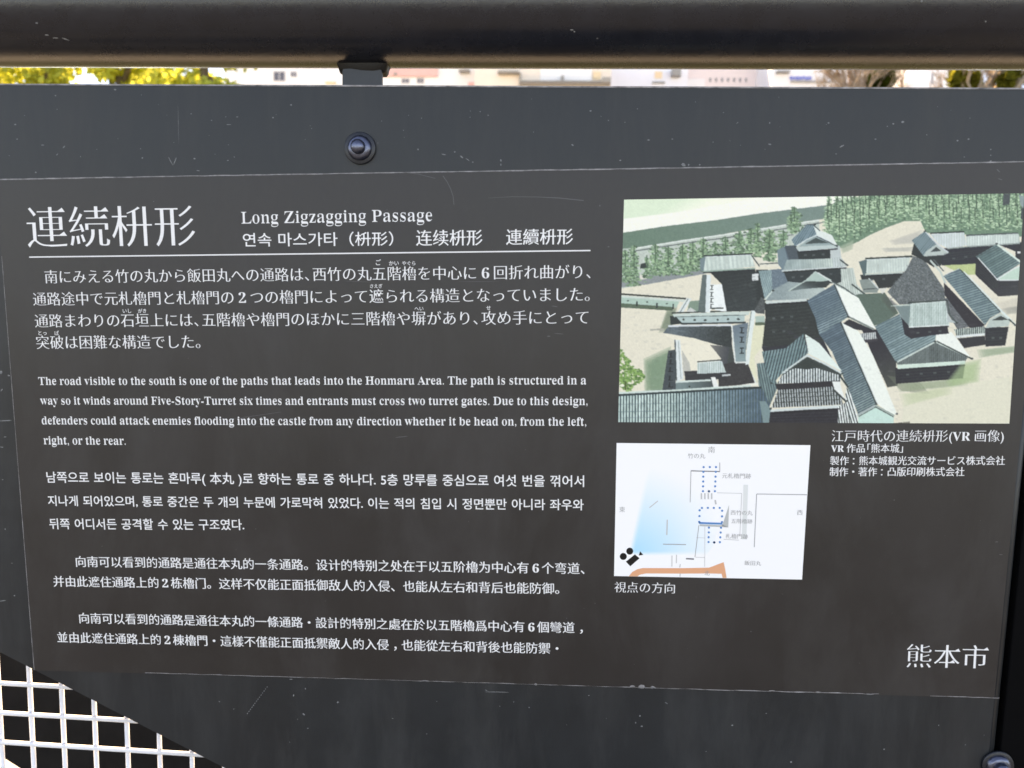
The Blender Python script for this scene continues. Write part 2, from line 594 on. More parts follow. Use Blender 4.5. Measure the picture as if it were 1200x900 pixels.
# small paint chips on the rail: slivers lying on the pipe
chips = [(55, 41, 3, .9, 8), (65, 44.5, 4, .9, 0), (77, 46, 5.5, 1.0, 18), (43, 27, 1.5, 1.2, 0), (670, 35, 2.2, .9, 10), (673, 37, 1.2, 1, 0), (1155, 25, 1.3, 1.3, 0), (700, 45, 1.2, .8, 0), (1080, 1, 1.4, 1.4, 0)]
mb_ch = MB()
for (cx, cy, ln, th, ang) in chips:
    pts = []
    for k in range(7):
        a = 2 * math.pi * k / 7
        r = random.uniform(.7, 1.1)
        ux, uy = ln * math.cos(a) * r, th * math.sin(a) * r
        t = math.radians(ang)
        qx, qy = cx + ux * math.cos(t) - uy * math.sin(t), cy + ux * math.sin(t) + uy * math.cos(t)
        # intersect the sight line with the pipe
        d = W2C.T @ np.array([(qx - 600) / FPX, (qy - 450) / FPX, 1.0])
        o = CAM - np.array([0, RAIL_Y, RAIL_Z])
        A = d[1] ** 2 + d[2] ** 2
        B = 2 * (o[1] * d[1] + o[2] * d[2])
        Cq = o[1] ** 2 + o[2] ** 2 - (RAIL_R + 0.00015) ** 2
        disc = B * B - 4 * A * Cq
        if disc < 0:
            break
        tt = (-B - math.sqrt(disc)) / (2 * A)
        pts.append(Vector(CAM + d * tt))
    if len(pts) == 7:
        mb_ch.poly(pts)
rail = mb.build('rail', M_RAIL, rail_root)
absorb(rail, mb_ch.build('paint_chips', M_SCR, rail))

PX = (-0.110, 0.3755)  # second post set against the plate's fold to keep light off it
for i, x in enumerate(PX):
    mb = MB()
    hw = 0.0141 if i == 0 else 0.0158
    mb.box(x - hw, x + hw, 0.0042 if i == 0 else 0.0008, 0.0086 if i == 0 else 0.0130, 0, RAIL_Z - RAIL_R * 0.8, 0.0010)
    p = mb.build('post', M_POST if i == 0 else M_BLACK, rail_root)
    mb = MB()
    # flared saddle weld under the rail
    zb = RAIL_Z - RAIL_R
    rings = []
    for (h, e) in ((-0.0062, 0.0002), (-0.0056, 0.0016), (-0.0035, 0.0026), (-0.0010, 0.0032), (0.002, 0.0040), (0.006, 0.0040), (0.012, 0.003)):
        a, b = hw + e, 0.0022 + e
        rings.append([mb.bm.verts.new((x + sx * a + random.uniform(-.0004, .0004), RAIL_Y + sy * b, zb + h + 0.0008 * math.sin(j * 1.7))) for j, (sx, sy) in enumerate(
            ((-1, -1), (-.5, -1.03), (0, -1.05), (.5, -1.03), (1, -1), (1.04, 0), (1, 1), (0, 1.04), (-1, 1), (-1.04, 0)))])
    for A_, B_ in zip(rings, rings[1:]):
        for k in range(10):
            mb.bm.faces.new((A_[k], A_[(k + 1) % 10], B_[(k + 1) % 10], B_[k])).smooth = True
    mb.bm.faces.new(rings[0][::-1])
    mb.bm.faces.new(rings[-1])
    mb.build('weld_collar', M_WELD, p)

# ================================================================== WHITE MESH + BOARD STANDING IN FOR SHADE
MY = 0.010
mp = MB()


def plate_edge_z(x):                     # sloping lower left edge of the plate
    return Z0 - 0.2241 - (x + 0.392) * (0.3046 - 0.2241) / (0.392 - 0.2224)


def on(px, py):
    return face(px, py, MY)


xs0, xs1 = on(148 / 4.615, 785).x, on((1030) / 4.615, 890).x
pitch = (on(855 / 4.615, 866).x - on(148 / 4.615, 785).x) / 4.0
zh0, zh1 = on(36, 801.5).z, on(36, 870.6).z
vp = (zh0 - zh1) / 2
bw = 0.0018
ztop = lambda x: plate_edge_z(x) + 0.004
for i in range(-16, 16):
    x = xs0 + i * pitch
    if x < 0.30:
        mp.tube([(x, MY + bw, 0.03), (x, MY + bw, min(ztop(max(x, -0.45)) + 0.02, Z0 - 0.2))], bw, 10)
for j in range(0, 17):
    z = zh0 - j * vp
    if z > 0.03:
        xe = -0.392 - (z - (Z0 - 0.2241)) / ((0.3046 - 0.2241) / (0.392 - 0.2224)) + 0.012
        mp.tube([(xs0 - 16 * pitch, MY - bw * 0.75, z), (min(xe, 0.30), MY - bw * 0.75, z)], bw, 10)
tag(mp.build('wire_mesh', M_MESH), 'white square wire mesh behind the cut corner of the plate', 'wire mesh')

by = 0.16  # added board, its black colour stands in for the shade beyond the mesh
c0, c1 = face(-2, 884, by), face(28, 903, by)
sl = (c1.z - c0.z) / (c1.x - c0.x)
bd = MB()
bd.prism((by, [(c0.x - 0.75, Z0 - 0.10), (0.42, Z0 - 0.10), (0.42, 0.02), (c0.x + (0.02 - c0.z) / sl, 0.02), (c0.x, c0.z), (c0.x - 0.75, c0.z - sl * 0.75 * 0.02)]), 0.018)
tag(bd.build('shade_board', M_BOARD), 'dark board added as a stand-in for the shade behind the white wire mesh', 'board')

# ================================================================== THE SIGN
sign = empty('information_sign', (0, 0, Z0), 'dark grey information sign with a castle picture and white writing', 'sign')

# plate: flat front, rounded return fold at the right, cut lower left corner
zt, zb, xr, RF = Z0 + 0.2046, Z0 - 0.42, 0.3572, 0.0060
xl = -0.62
xd = -0.392 + (0.42 - 0.2241) * (0.392 - 0.2224) / (0.3046 - 0.2241)
zl = plate_edge_z(xl)
T = 0.003
mb = MB()
mb.prism((0.0, [(xl, zt), (xr - RF, zt), (xr - RF, zb), (xd, zb), (xl, min(zl, zt - 0.05))]), T)
N = 10
prev = None
for k in range(N + 1):
    a = math.pi / 2 * k / N
    o_ = [(xr - RF + RF * math.sin(a), RF - RF * math.cos(a)), (xr - RF + (RF - T) * math.sin(a), RF - (RF - T) * math.cos(a))]
    if k == N:
        pass
    cur = [mb.bm.verts.new((x, y, z)) for (x, y) in o_ for z in (zt, zb)]
    if prev:
        for (i0, i1) in ((0, 1), (3, 2)):
            mb.bm.faces.new((prev[i0], prev[i1], cur[i1], cur[i0])).smooth = True
        mb.bm.faces.new((prev[0], cur[0], cur[2], prev[2]))
        mb.bm.faces.new((prev[1], prev[3], cur[3], cur[1]))
    prev = cur
e2 = [mb.bm.verts.new((x, RF + 0.012, z)) for x in (xr, xr - T) for z in (zt, zb)]
for (i0, i1) in ((0, 1), (3, 2)):
    mb.bm.faces.new((prev[i0], prev[i1], e2[i1], e2[i0]))
mb.bm.faces.new((e2[0], e2[1], e2[3], e2[2]))
bmesh.ops.remove_doubles(mb.bm, verts=mb.bm.verts[:], dist=1e-6)
# rounded, slightly worn front edge along the top
plate = mb.build('plate', M_PLATE, sign)

mb = MB()
mb.box(xl, xr - RF, -0.00045, 0.0012, zt - 0.0006, zt + 0.00045)
absorb(plate, mb.build('worn_top_edge', M_EDGE, plate))

# scratches and specks on the plate, (x, y, half length, half width, angle) in the photograph
mb = MB()


def speck(cx, cy, ln, th, ang=0.0, y=-0.00012, b=None, n=7):
    b = b or mb
    t = math.radians(ang)
    pts = []
    for k in range(n):
        a = 2 * math.pi * k / n
        r = random.uniform(.75, 1.15)
        ux, uy = ln * math.cos(a) * r, th * math.sin(a) * r
        pts.append(face(cx + ux * math.cos(t) - uy * math.sin(t), cy + ux * math.sin(t) + uy * math.cos(t), y))
    b.poly(pts)


SP = [(135, 105, 1.6, .9), (65, 112, 1, .9), (18, 146, 1.2, .8), (20, 163, 1.2, .6), (50, 170, 2.2, .5), (75, 172, 2, .7, -50), (67, 181, 1.8, .6, -40), (42, 202, 1.2, 1),
      (200, 189, 6, .5, 62), (205, 189, 6, .5, -68), (228, 186, 1.3, .9), (167, 185, 1, 1), (341, 123, 1.1, .9), (268, 146, 3.5, .4), (248, 141, 1, .6), (278, 137, 1.6, .5), (320, 138, 1, .8),
      (267, 188, 1.2, .6), (232, 200, 2.5, .5, 8), (520, 181, 3, .6, 12), (533, 178, 1, .9), (541, 184, 2.4, .9, 40), (548, 187, 3, .5, 35), (554, 190, 1.2, .8), (572, 135, .9, .8), (587, 188, 1, 1.4),
      (587, 193, .7, 1.6), (490, 175, 1, 1), (692, 130, 1.4, .9), (713, 141, .9, .7), (902, 144, .9, 1.3), (971, 144, 1.4, 1), (864, 144, 1.6, .5, -40), (1058, 143, 1.7, 1.2), (1047, 145, 1.2, .9),
      (1040, 148, 1, .6), (1026, 163, 1.4, .6), (671, 170, 1.6, .9, 20), (902, 169, 1.8, .9, 10), (987, 171, 3.4, .8, -28), (760, 164, 1.6, .9), (727, 188, 1.2, .8), (801, 193, 2.5, 2.2, 30), (807, 193, 1, 1),
      (788, 163, 1.1, .6), (1161, 175, .8, .9), (1161, 182, .8, .8), (1161, 189, 1.4, 1.2), (1130, 184, 1, .6), (1122, 165, 1.2, 1), (1135, 163, 1.3, .8), (820, 193, 1, .8), (1086, 158, .8, .6),
      (356, 837, 2, .8, 38), (341, 796, 2.6, .4), (344, 815, .7, 1.6, 10), (358, 807, .8, 1), (396, 823, 1.3, 1.2), (257, 822, 1.2, .6, 30), (570, 809, 1.6, .5, 20), (583, 811, 15, .35, 1), (750, 839, 1, 1),
      (745, 847, .8, 1), (752, 851, 1.4, 1), (781, 824, 2, .4, 30), (858, 850, 1.2, 1), (927, 893, 1.2, 1), (1036, 878, 1, 1), (274, 831, .7, .7), (898, 836, 1, .5),
      (1, 436, 2, 2), (10, 440, 1.6, .8, 20), (2, 457, 2.2, .7, -50), (5, 493, 8.5, .6, -3), (6, 512, 1.8, .5), (2, 524, 2.6, .5, 6), (17, 698, 1, .8), (3, 704, 4, .5, -8), (28, 310, .8, .8),
      (3, 562, 1, .6), (6, 620, .8, .8), (14, 660, 1.2, .4), (620, 829, .8, .6), (690, 815, 1, .5), (1100, 850, .8, .8), (500, 860, .7, .6), (460, 842, .8, .5)]
for s in SP:
    speck(*s)
for k in range(14):                       # dotted scratch at the lower left
    t = k / 13
    speck(290 + 23 * t, 836 - 31 * t, .8, .55, -52)
speck(209, 146, 25, .18, 89)
for k in range(60):
    px = random.uniform(0, 1170)
    py = random.choice([random.uniform(106, 186), random.uniform(106, 186), random.uniform(822, 898)])
    if py > 800 and px < 270:
        continue
    speck(px, py, random.uniform(.35, .8), random.uniform(.3, .6), random.uniform(0, 180))
absorb(plate, mb.build('scratches', M_SCR, plate))


# ---- bolts
def bolt(px, py, zoff=0):
    c = face(px, py, 0)
    x, z = c.x, c.z
    m1 = MB()
    m1.lathe_y(x, z, [(0.0, -0.0105), (0.00207, -0.0104), (0.00404, -0.0096), (0.00489, -0.0080), (0.00498, -0.0062), (0.00498, -0.002), (0, -0.002)], 36)
    o = m1.build('bolt', M_ZINC, sign)
    m2 = MB()
    m2.lathe_y(x, z, [(0.00451, -0.0052), (0.00658, -0.0050), (0.00771, -0.0042), (0.00865, -0.0022), (0.00865, -0.0019), (0.00451, -0.0019)], 36)
    m2.build('collar', M_ZINC, o)
    m3 = MB()
    m3.lathe_y(x, z, [(0.00376, -0.0021), (0.01053, -0.0021), (0.01100, -0.0018), (0.01109, -0.0004), (0.00376, -0.0003)], 48)
    m3.build('washer', M_WASH, o)


bolt(422.5, 174)
bolt(1168, 896)

# ---- printed film
FY = -0.0005
mb = MB()
q = [face(-75, 212.6, 0), face(1204, 189.3, 0), face(1174, 818.4, 0), face(40, 785.2, 0)]
# follow the curved left edge of the film: straight from its lower left corner upwards
ql = [face(*p, 0) for p in ((40, 785.2), (22.2, 560), (9.8, 400), (2, 300), (-5.2, 210.5))]


def right_end(px, py):
    p = face(px, py, 0)
    return Vector((xr - RF - 0.0003, 0, p.z))


poly2 = [ql[4], face(600, 200.2, 0), face(1080, 191.3, 0), right_end(1240, 188.6), right_end(1171, 818.2),
         face(700, 804.2, 0), face(260, 791, 0), ql[0], ql[1], ql[2], ql[3]]
mb.prism((FY, [(p.x, p.z) for p in poly2]), 0.00042)
film = mb.build('printed_film', M_FILM, sign)


def strip(b, pts, half, y):
    """thin line through photograph points, drawn on the film or plate"""
    P = [face(*p, y) for p in pts]
    n = len(P)
    L, R_ = [], []
    for i, p in enumerate(P):
        t = (P[min(i + 1, n - 1)] - P[max(i - 1, 0)]).normalized()
        nn = Vector((-t.z, 0, t.x))
        h = half[i] if isinstance(half, (list, tuple)) else half
        L.append(p + nn * h)
        R_.append(p - nn * h)
    for i in range(n - 1):
        b.poly([L[i], L[i + 1], R_[i + 1], R_[i]])


def curve_pts(a, b, n, jit=0.25):
    return [(a[0] + (b[0] - a[0]) * i / n, a[1] + (b[1] - a[1]) * i / n + random.uniform(-jit, jit)) for i in range(n + 1)]


mb = MB()
ye = FY - 0.00006


def edge(a, b, n, lo, hi, jit=0.2):
    p = curve_pts(a, b, n, jit)
    strip(mb, p, [random.uniform(lo, hi) for _ in p], ye)


edge((-5, 210.4), (120, 208), 12, .00030, .00046)
edge((120, 208), (600, 200), 40, .00022, .00042)
edge((600, 200), (760, 197.3), 14, .00028, .00042)
edge((760, 197.3), (1225, 189.0), 38, .00022, .00045)
edge((1171, 818), (1090, 815.5), 8, .00008, .00034)
edge((1030, 813.3), (860, 809), 14, .00010, .00045)
edge((860, 809), (700, 804.2), 14, .00004, .00030)
edge((700, 804.2), (260, 791), 40, .00003, .00024)
edge((260, 791), (170, 788.5), 8, .00010, .0003)
for (a, b) in (((40, 785), (22.2, 560)), ((22.2, 560), (9.8, 400)), ((9.8, 400), (2, 300))):
    edge(a, b, 12, .00010, .00022, 0.0)
for (x, y, l_, t_) in ((741, 804.5, 3, 1.6), (752, 805, 4, 2.4), (765, 805.5, 3, 1.6), (628, 802, 2, 1.3), (905, 809.5, 4, .8), (959, 811.3, 5, .9), (1018, 813.3, 6, .8), (500, 798, 5, .7)):
    speck(x, y, l_, t_, 2, ye, mb)
absorb(film, mb.build('worn_edge', M_EDGE, film))

M_FSCR = mat('faint_film_scratch', (0.095, 0.095, 0.10), 0.5, 0.4)
mb = MB()
strip(mb, [(519, 206), (524, 213), (528, 221), (531, 230), (532, 240)], .00022, ye)
strip(mb, [(572, 232), (600, 230.5), (630, 230.8), (655, 232), (684, 235)], [.00008, .00016, .0002, .0003, .0003], ye)
strip(mb, [(470, 201.5), (490, 204), (510, 209)], .00016, ye)
for (x, y, l_, t_, a) in ((643, 394, 2, .9, 0), (655, 391, 6, .4, 5), (470, 512, 9, .4, -6), (300, 487, 40, .25, -8), (345, 497, 60, .22, -4), (703, 241, 1, 1, 0), (713, 289, 1.2, .8, 0), (650, 359, 4, .5, 10), (1170, 200, 3, .7, 40),
                          (1172, 210, 3, .6, 15), (1168, 635, 2, .5, 0), (1173, 650, 2.4, .4, 0), (180, 236, .8, .8, 0), (420, 330, 20, .2, 2), (560, 330, 25, .2, 0), (880, 740, 1, .6, 0), (900, 600, 1, .5, 0), (1048, 586, .8, .6, 0)):
    speck(x, y, l_, t_, a, ye, mb)
for k in range(60):
    speck(random.uniform(30, 1165), random.uniform(215, 790), random.uniform(.3, .7), random.uniform(.25, .5), random.uniform(0, 180), ye, mb)
absorb(film, mb.build('faint_scratches', M_FSCR, film))

# ------------------------------------------------------------------ lettering
SERIF = {}
for i in range(26):
    SERIF[chr(65 + i)] = chr(0x1D400 + i)
    SERIF[chr(97 + i)] = chr(0x1D41A + i)
for i in range(10):
    SERIF[chr(48 + i)] = chr(0x1D7CE + i)
_gl, _adv = {}, {}


def outlines(s):
    cu = bpy.data.curves.new('t', 'FONT')
    cu.body = s
    o = bpy.data.objects.new('t', cu)
    COL.objects.link(o)
    dg = bpy.context.evaluated_depsgraph_get()
    c = o.to_curve(dg)
    out = []
    for sp in c.splines:
        P = [(np.array(b.co[:2]), np.array(b.handle_left[:2]), np.array(b.handle_right[:2])) for b in sp.bezier_points]
        pts = []
        for i in range(len(P)):
            a, b = P[i], P[(i + 1) % len(P)]
            d = b[0] - a[0]
            L = np.hypot(*d)
            dev = 0
            if L > 1e-9:
                nn = np.array([-d[1], d[0]]) / L
                dev = max(abs((a[2] - a[0]) @ nn), abs((b[1] - a[0]) @ nn))
            k = 1 if dev < 0.004 else (4 if L < 0.25 else 6)
            for j in range(k):
                t = j / k
                u = 1 - t
                pts.append(u ** 3 * a[0] + 3 * u * u * t * a[2] + 3 * u * t * t * b[1] + t ** 3 * b[0])
        q = []
        for p in pts:
            if not q or np.hypot(*(p - q[-1])) > 1e-4:
                q.append(p)
        if len(q) > 1 and np.hypot(*(q[0] - q[-1])) < 1e-4:
            q.pop()
        if len(q) > 2:
            out.append(np.array(q))
    o.to_curve_clear()
    bpy.data.objects.remove(o)
    bpy.data.curves.remove(cu)
    return out


def glyph(ch):
    if ch not in _gl:
        g = outlines(ch)
        h = outlines(ch + 'l')
        l0 = _gl.setdefault('_l', outlines('l'))
        adv = h[-1][:, 0].min() - l0[-1][:, 0].min()
        if 0x1D41A <= ord(ch) <= 0x1D433:     # the sign's book face has taller, rounder small letters
            for p in g:
                yy = p[:, 1]
                p[:, 1] = np.where(yy <= 0, yy * 1.05, np.where(yy <= 0.46, yy * 1.10, 0.506 + (yy - 0.46) * 0.80))
        _gl[ch], _adv[ch] = g, float(adv)
    return _gl[ch], _adv[ch]


def area(p):
    x, y = p[:, 0], p[:, 1]
    return 0.5 * float(np.sum(x * np.roll(y, -1) - y * np.roll(x, -1)))


def restyle(g, dh, dv, uroko):
    """Turn an even-weight glyph into a brush-serif one: thin the horizontals by dh,
    thicken the verticals by dv and set small triangles on the ends of horizontals."""
    if not g:
        return g
    sgn = 1.0 if area(max(g, key=lambda p: abs(area(p)))) > 0 else -1.0
    out = []
    for p in g:
        n = len(p)
        e = np.roll(p, -1, 0) - p
        L = np.hypot(e[:, 0], e[:, 1])[:, None]
        t = e / np.maximum(L, 1e-9)
        nr = np.stack([t[:, 1], -t[:, 0]], 1) * sgn
        off = -dh * nr[:, 1] ** 2 + dv * nr[:, 0] ** 2
        q = p.copy()
        for i in range(n):
            n1, n2, o1, o2 = nr[i - 1], nr[i], off[i - 1], off[i]
            det = n1[0] * n2[1] - n1[1] * n2[0]
            if abs(det) > 0.35:
                vx = (o1 * n2[1] - o2 * n1[1]) / det
                vy = (n1[0] * o2 - n2[0] * o1) / det
            else:
                m_ = n1 + n2
                m_ = m_ / max(np.hypot(*m_), 1e-6)
                vx, vy = m_ * (o1 + o2) / 2
            ln = math.hypot(vx, vy)
            lim = 2.0 * max(abs(dh), abs(dv))
            if ln > lim:
                vx, vy = vx * lim / ln, vy * lim / ln
            q[i] += (vx, vy)
        disp = q - p
        for _ in range(10):                   # relax the offset wherever the outline would cut itself
            X = crossings(p + disp)
            if not X.any():
                break
            bad = X.any(1)
            bad = bad | np.roll(bad, 1)
            disp[bad] *= 0.55
        q = p + disp
        if uroko:
            r = []
            i = 0
            pts = q if sgn > 0 else q[::-1]
            m_ = len(pts)
            ins = {}
            for i in range(m_):
                a0, a, b, b1 = pts[i - 1], pts[i], pts[(i + 1) % m_], pts[(i + 2) % m_]
                d, dp, dn = b - a, a - a0, b1 - b
                # counter-clockwise: right end runs upward from a (bottom) to b (top)
                if abs(d[0]) < 0.02 and 0.005 < d[1] < 0.10 and dp[0] > 0.10 and abs(dp[1]) < 0.02 and dn[0] < -1.7 * uroko and abs(dn[1]) < 0.02:
                    ins[i] = (a, b)
            i = 0
            skip = set((k + 1) % m_ for k in ins)
            for i in range(m_):
                if i in skip:
                    continue
                if i in ins:
                    a, b = ins[i]
                    u = uroko
                    r += [a + np.array([u * .25, 0]), np.array([b[0] - u * .45, b[1] + u * .75]), np.array([b[0] - u * 1.6, b[1]])]
                else:
                    r.append(pts[i])
            q = np.array(r)
        out.append(q)
    return out


def crossings(q):
    """Pairs of edges of the outline q that cut each other."""
    n = len(q)
    a, b = q, np.roll(q, -1, 0)
    d = b - a

    def side(i, pts):
        return d[i, 0] * (pts[:, 1] - a[i, 1]) - d[i, 1] * (pts[:, 0] - a[i, 0])
    Sa = np.array([side(i, a) for i in range(n)])
    Sb = np.array([side(i, b) for i in range(n)])
    X = (Sa * Sb < -1e-14)
    X = X & X.T
    for i in range(n):
        X[i, i] = X[i, i - 1] = X[i - 1, i] = False
    return X


def crosses(q):
    return bool(crossings(q).any())


_gm = {}


def glyph_mesh(ch, st):
    """Filled flat mesh (vertices, faces) of one restyled character."""
    if (ch, st) in _gm:
        return _gm[(ch, st)]
    g, _ = glyph(ch)
    for f, u in ((1, 1), (1, 0), (.6, 0), (.3, 0), (0, 0)):
        ps = restyle(g, st[0] * f, st[1] * f, st[2] * u) if f else g
        if any(crosses(p) for p in ps):
            continue
        cu = bpy.data.curves.new('g', 'CURVE')
        cu.dimensions = '2D'
        cu.fill_mode = 'BOTH'
        for p in ps:
            sp = cu.splines.new('POLY')
            sp.points.add(len(p) - 1)
            for i, (gx, gy) in enumerate(p):
                sp.points[i].co = (gx, gy, 0, 1)
            sp.use_cyclic_u = True
        tmp = bpy.data.objects.new('g', cu)
        COL.objects.link(tmp)
        dg = bpy.context.evaluated_depsgraph_get()
        me = bpy.data.meshes.new_from_object(tmp.evaluated_get(dg))
        bpy.data.objects.remove(tmp)
        bpy.data.curves.remove(cu)
        want = abs(sum(area(p) for p in ps))
        got = sum(p.area for p in me.polygons)
        vs = np.array([v.co[:2] for v in me.vertices]) if len(me.vertices) else np.zeros((0, 2))
        fs = [tuple(p.vertices) for p in me.polygons]
        bpy.data.meshes.remove(me)
        if abs(got - want) < 0.015 * want:
            break
    else:
        print('glyph kept plain', ch, st)
    _gm[(ch, st)] = (vs, fs)
    return vs, fs


def lettering(name, lines, m, parent, y, style=(0, 0, 0), extrude=0.0):
    """lines: (text, x0, bottom0, x1, bottom1, em or None, advances, style) ; the text fills x0..x1 exactly."""
    VV, FF = [], []
    org = parent_origin(parent)
    for ln in lines:
        txt, x0, yb0, x1, yb1 = ln[:5]
        em_px = ln[5] if len(ln) > 5 else None
        adv = ln[6] if len(ln) > 6 else {}
        st = ln[7] if len(ln) > 7 and ln[7] else style
        base_up = ln[8] if len(ln) > 8 else 0.075
        A, B = face(x0, yb0, y), face(x1, yb1, y)
        pen, gs = 0.0, []
        for ch in txt:
            if ch == ' ':
                pen += adv.get(' ', 0.26)
                continue
            if ch == '\u3000':
                pen += adv.get(ch, 1.0)
                continue
            g, a = glyph(ch)
            sx = 0.0
            if ch in adv:
                v_ = adv[ch]
                if isinstance(v_, tuple):
                    sx, a = v_
                else:
                    a = v_
            gs.append((glyph_mesh(ch, st), pen + sx))
            pen += a
        lo = min(g[0][:, 0].min() + o for g, o in gs)
        hi = max(g[0][:, 0].max() + o for g, o in gs)
        wx = (B.x - A.x)
        run = Vector((B.x - A.x, 0, B.z - A.z))
        k = run.length / (hi - lo)
        ex = run.normalized()
        ez = Vector((-ex.z, 0, ex.x))
        mid = face((x0 + x1) / 2, (yb0 + yb1) / 2 - 10, y) - face((x0 + x1) / 2, (yb0 + yb1) / 2, y)
        ky = (mid.length / 10 * em_px) if em_px else k
        for (gv, gf), o in gs:
            b_ = len(VV)
            for gx, gy in gv:
                w_ = A + ex * ((gx + o - lo) * k) + ez * ((gy + base_up) * ky)
                VV.append((w_.x - org.x, y - org.y, w_.z - org.z))
            FF += [tuple(b_ + i for i in f) for f in gf]
    me = bpy.data.meshes.new(name)
    me.from_pydata(VV, [], FF)
    me.update()
    return link(name, me, m, parent)


def ser(s):
    return ''.join(SERIF.get(c, c) for c in s)


TY = FY - 0.00008
MIN = (0.016, 0.004, 0.0)                # body text
BIG = (0.020, 0.004, 0.095)             # large text with triangular serifs
GOT = (-0.004, 0.006, 0.0)
CNS = (0.004, 0.012, 0.0)
D2, D6, D5 = SERIF['2'], SERIF['6'], SERIF['5']
lettering('title_lettering', [('連続枡形', 33, 290.2, 229.5, 288.2, None, {}, BIG)], M_INK, film, TY)
lettering('english_title', [(ser('Long Zigzagging Passage'), 283, 262, 506.5, 259, 20.2, {' ': 0.26}, (-0.003, -0.022, 0), 0.0)], M_INK, film, TY)
lettering('other_language_titles', [('연속 마스가타（枡形）', 285, 289, 461, 287.6, 17.6, {' ': 0.3}, GOT),
                                    ('连续枡形', 487.6, 288, 565.5, 287.4, None, {}, CNS), ('連續枡形', 593, 287, 671.5, 286.2, None, {}, CNS)], M_INK, film, TY)
mb = MB()
strip(mb, [(34.2, 301.3), (363, 297.4), (692, 293.6)], 0.00044, TY)
mb.build('title_rule', M_INK, film)
H = {'、': 0.55}
D = {D2: (0.24, 1.0), D6: (0.24, 1.0)}
J = dict(H)
J.update(D)
lettering('japanese_paragraph', [
    ('南にみえる竹の丸から飯田丸への通路は、西竹の丸五階櫓を中心に' + D6 + '回折れ曲がり、', 53, 332.3, 692, 326.6, None, J),
    ('通路途中で元札櫓門と札櫓門の' + D2 + 'つの櫓門によって遮られる構造となっていました。', 39.2, 358.4, 691, 353.2, None, D),
    ('通路まわりの石垣上には、五階櫓や櫓門のほかに三階櫓や塀があり、攻め手にとって', 41.4, 384, 689.5, 380, None, H),
    ('突破は困難な構造でした。', 43, 409.2, 235, 408.4, None, {})], M_INK, film, TY, MIN)


def ruby(t, cx, cy, em):
    n = len(t)
    return (t, cx - em * n * .46, cy + em * .45, cx + em * n * .46, cy + em * .43, None, {}, GOT)


for rm in [ruby('ご', 443.6, 308, 6.6), ruby('かい', 461.6, 308.5, 6.2), ruby('やぐら', 479, 308.5, 5.6), ruby('さえぎ', 441, 335.3, 5.2), ruby('いし', 149, 364.5, 5.4),
                            ruby('がき', 166.7, 364.5, 5.2), ruby('へい', 491, 361.6, 5.6), ruby('せ', 572.5, 361, 5.6), ruby('とっ', 50, 390.6, 5.2), ruby('ぱ', 66.7, 390.6, 5.4)]:
    lettering('reading_mark', [rm], M_INK, film, TY)
EN = (-0.010, -0.015, 0.0)
E_ = {' ': 0.24}
lettering('english_paragraph', [
    (ser('The road visible to the south is one of the paths that leads into the Honmaru Area. The path is structured in a'), 45.4, 451, 687, 450.4, 13.6, E_, EN, 0.0),
    (ser('way so it winds around Five-Story-Turret six times and entrants must cross two turret gates. Due to this design,'), 47.5, 474, 688.5, 474.6, 13.6, E_, EN, 0.0),
    (ser('defenders could attack enemies flooding into the castle from any direction whether it be head on, from the left,'), 49.2, 497.2, 687, 498.8, 13.6, E_, EN, 0.0),
    (ser('right, or the rear.'), 51.4, 520.6, 147.4, 521.2, 13.6, E_, EN, 0.0)], M_INK, film, TY)
K_ = {' ': 0.34}
lettering('korean_paragraph', [
    ('남쪽으로 보이는 통로는 혼마루( 本丸 )로 향하는 통로 중 하나다. 5층 망루를 중심으로 여섯 번을 꺾어서', 55, 565.6, 684.5, 570.6, None, K_),
    ('지나게 되어있으며, 통로 중간은 두 개의 누문에 가로막혀 있었다. 이는 적의 침입 시 정면뿐만 아니라 좌우와', 56.5, 592.8, 684, 598.0, None, K_),
    ('뒤쪽 어디서든 공격할 수 있는 구조였다.', 58.3, 620.0, 286.4, 621.2, None, K_)], M_INK, film, TY, (-0.008, 0.010, 0))
C_ = {D2: (0.22, 0.95), D6: (0.22, 0.95)}
lettering('simplified_chinese_paragraph', [
    ('向南可以看到的通路是通往本丸的一条通路。设计的特别之处在于以五阶櫓为中心有' + D6 + '个弯道、', 89.3, 664.3, 685, 672.9, None, C_),
    ('并由此遮住通路上的' + D2 + '栋櫓门。这样不仅能正面抵御敌人的入侵、也能从左右和背后也能防御。', 63, 687.4, 655.4, 696.2, None, C_)], M_INK, film, TY, CNS)
C2 = dict(C_)
C2['・'] = 1.0
C2['，'] = (0.28, 1.0)
lettering('traditional_chinese_paragraph', [
    ('向南可以看到的通路是通往本丸的一條通路・設計的特別之處在於以五階櫓爲中心有' + D6 + '個彎道，', 93.3, 730.4, 683, 742.2, None, C2),
    ('並由此遮住通路上的' + D2 + '棟櫓門・這樣不僅能正面抵禦敵人的入侵，也能從左右和背後也能防禦・', 67.5, 752.9, 654.5, 766.4, None, C2)], M_INK, film, TY, CNS)
lettering('picture_caption', [
    ('江戸時代の連続枡形(' + ser('VR') + ' 画像)', 974.5, 517.8, 1176, 517.8, 15.4, {}, MIN),
    (ser('VR') + ' 作品「熊本城」', 973.5, 530.4, 1058, 530.4, 11.4, {'「': (-0.45, .55)}, CNS),
    ('製作：熊本城観光交流サービス株式会社', 972.7, 545, 1177.5, 545, 11.6, {'：': (0.22, 1.0)}, CNS),
    ('制作・著作：凸版印刷株式会社', 972, 558, 1130, 558, 11.6, {'：': (0.22, 1.0)}, CNS)], M_INK, film, TY)
lettering('map_caption', [('視点の方向', 720, 694.2, 790.8, 695.6, None, {}, MIN)], M_INK, film, TY)
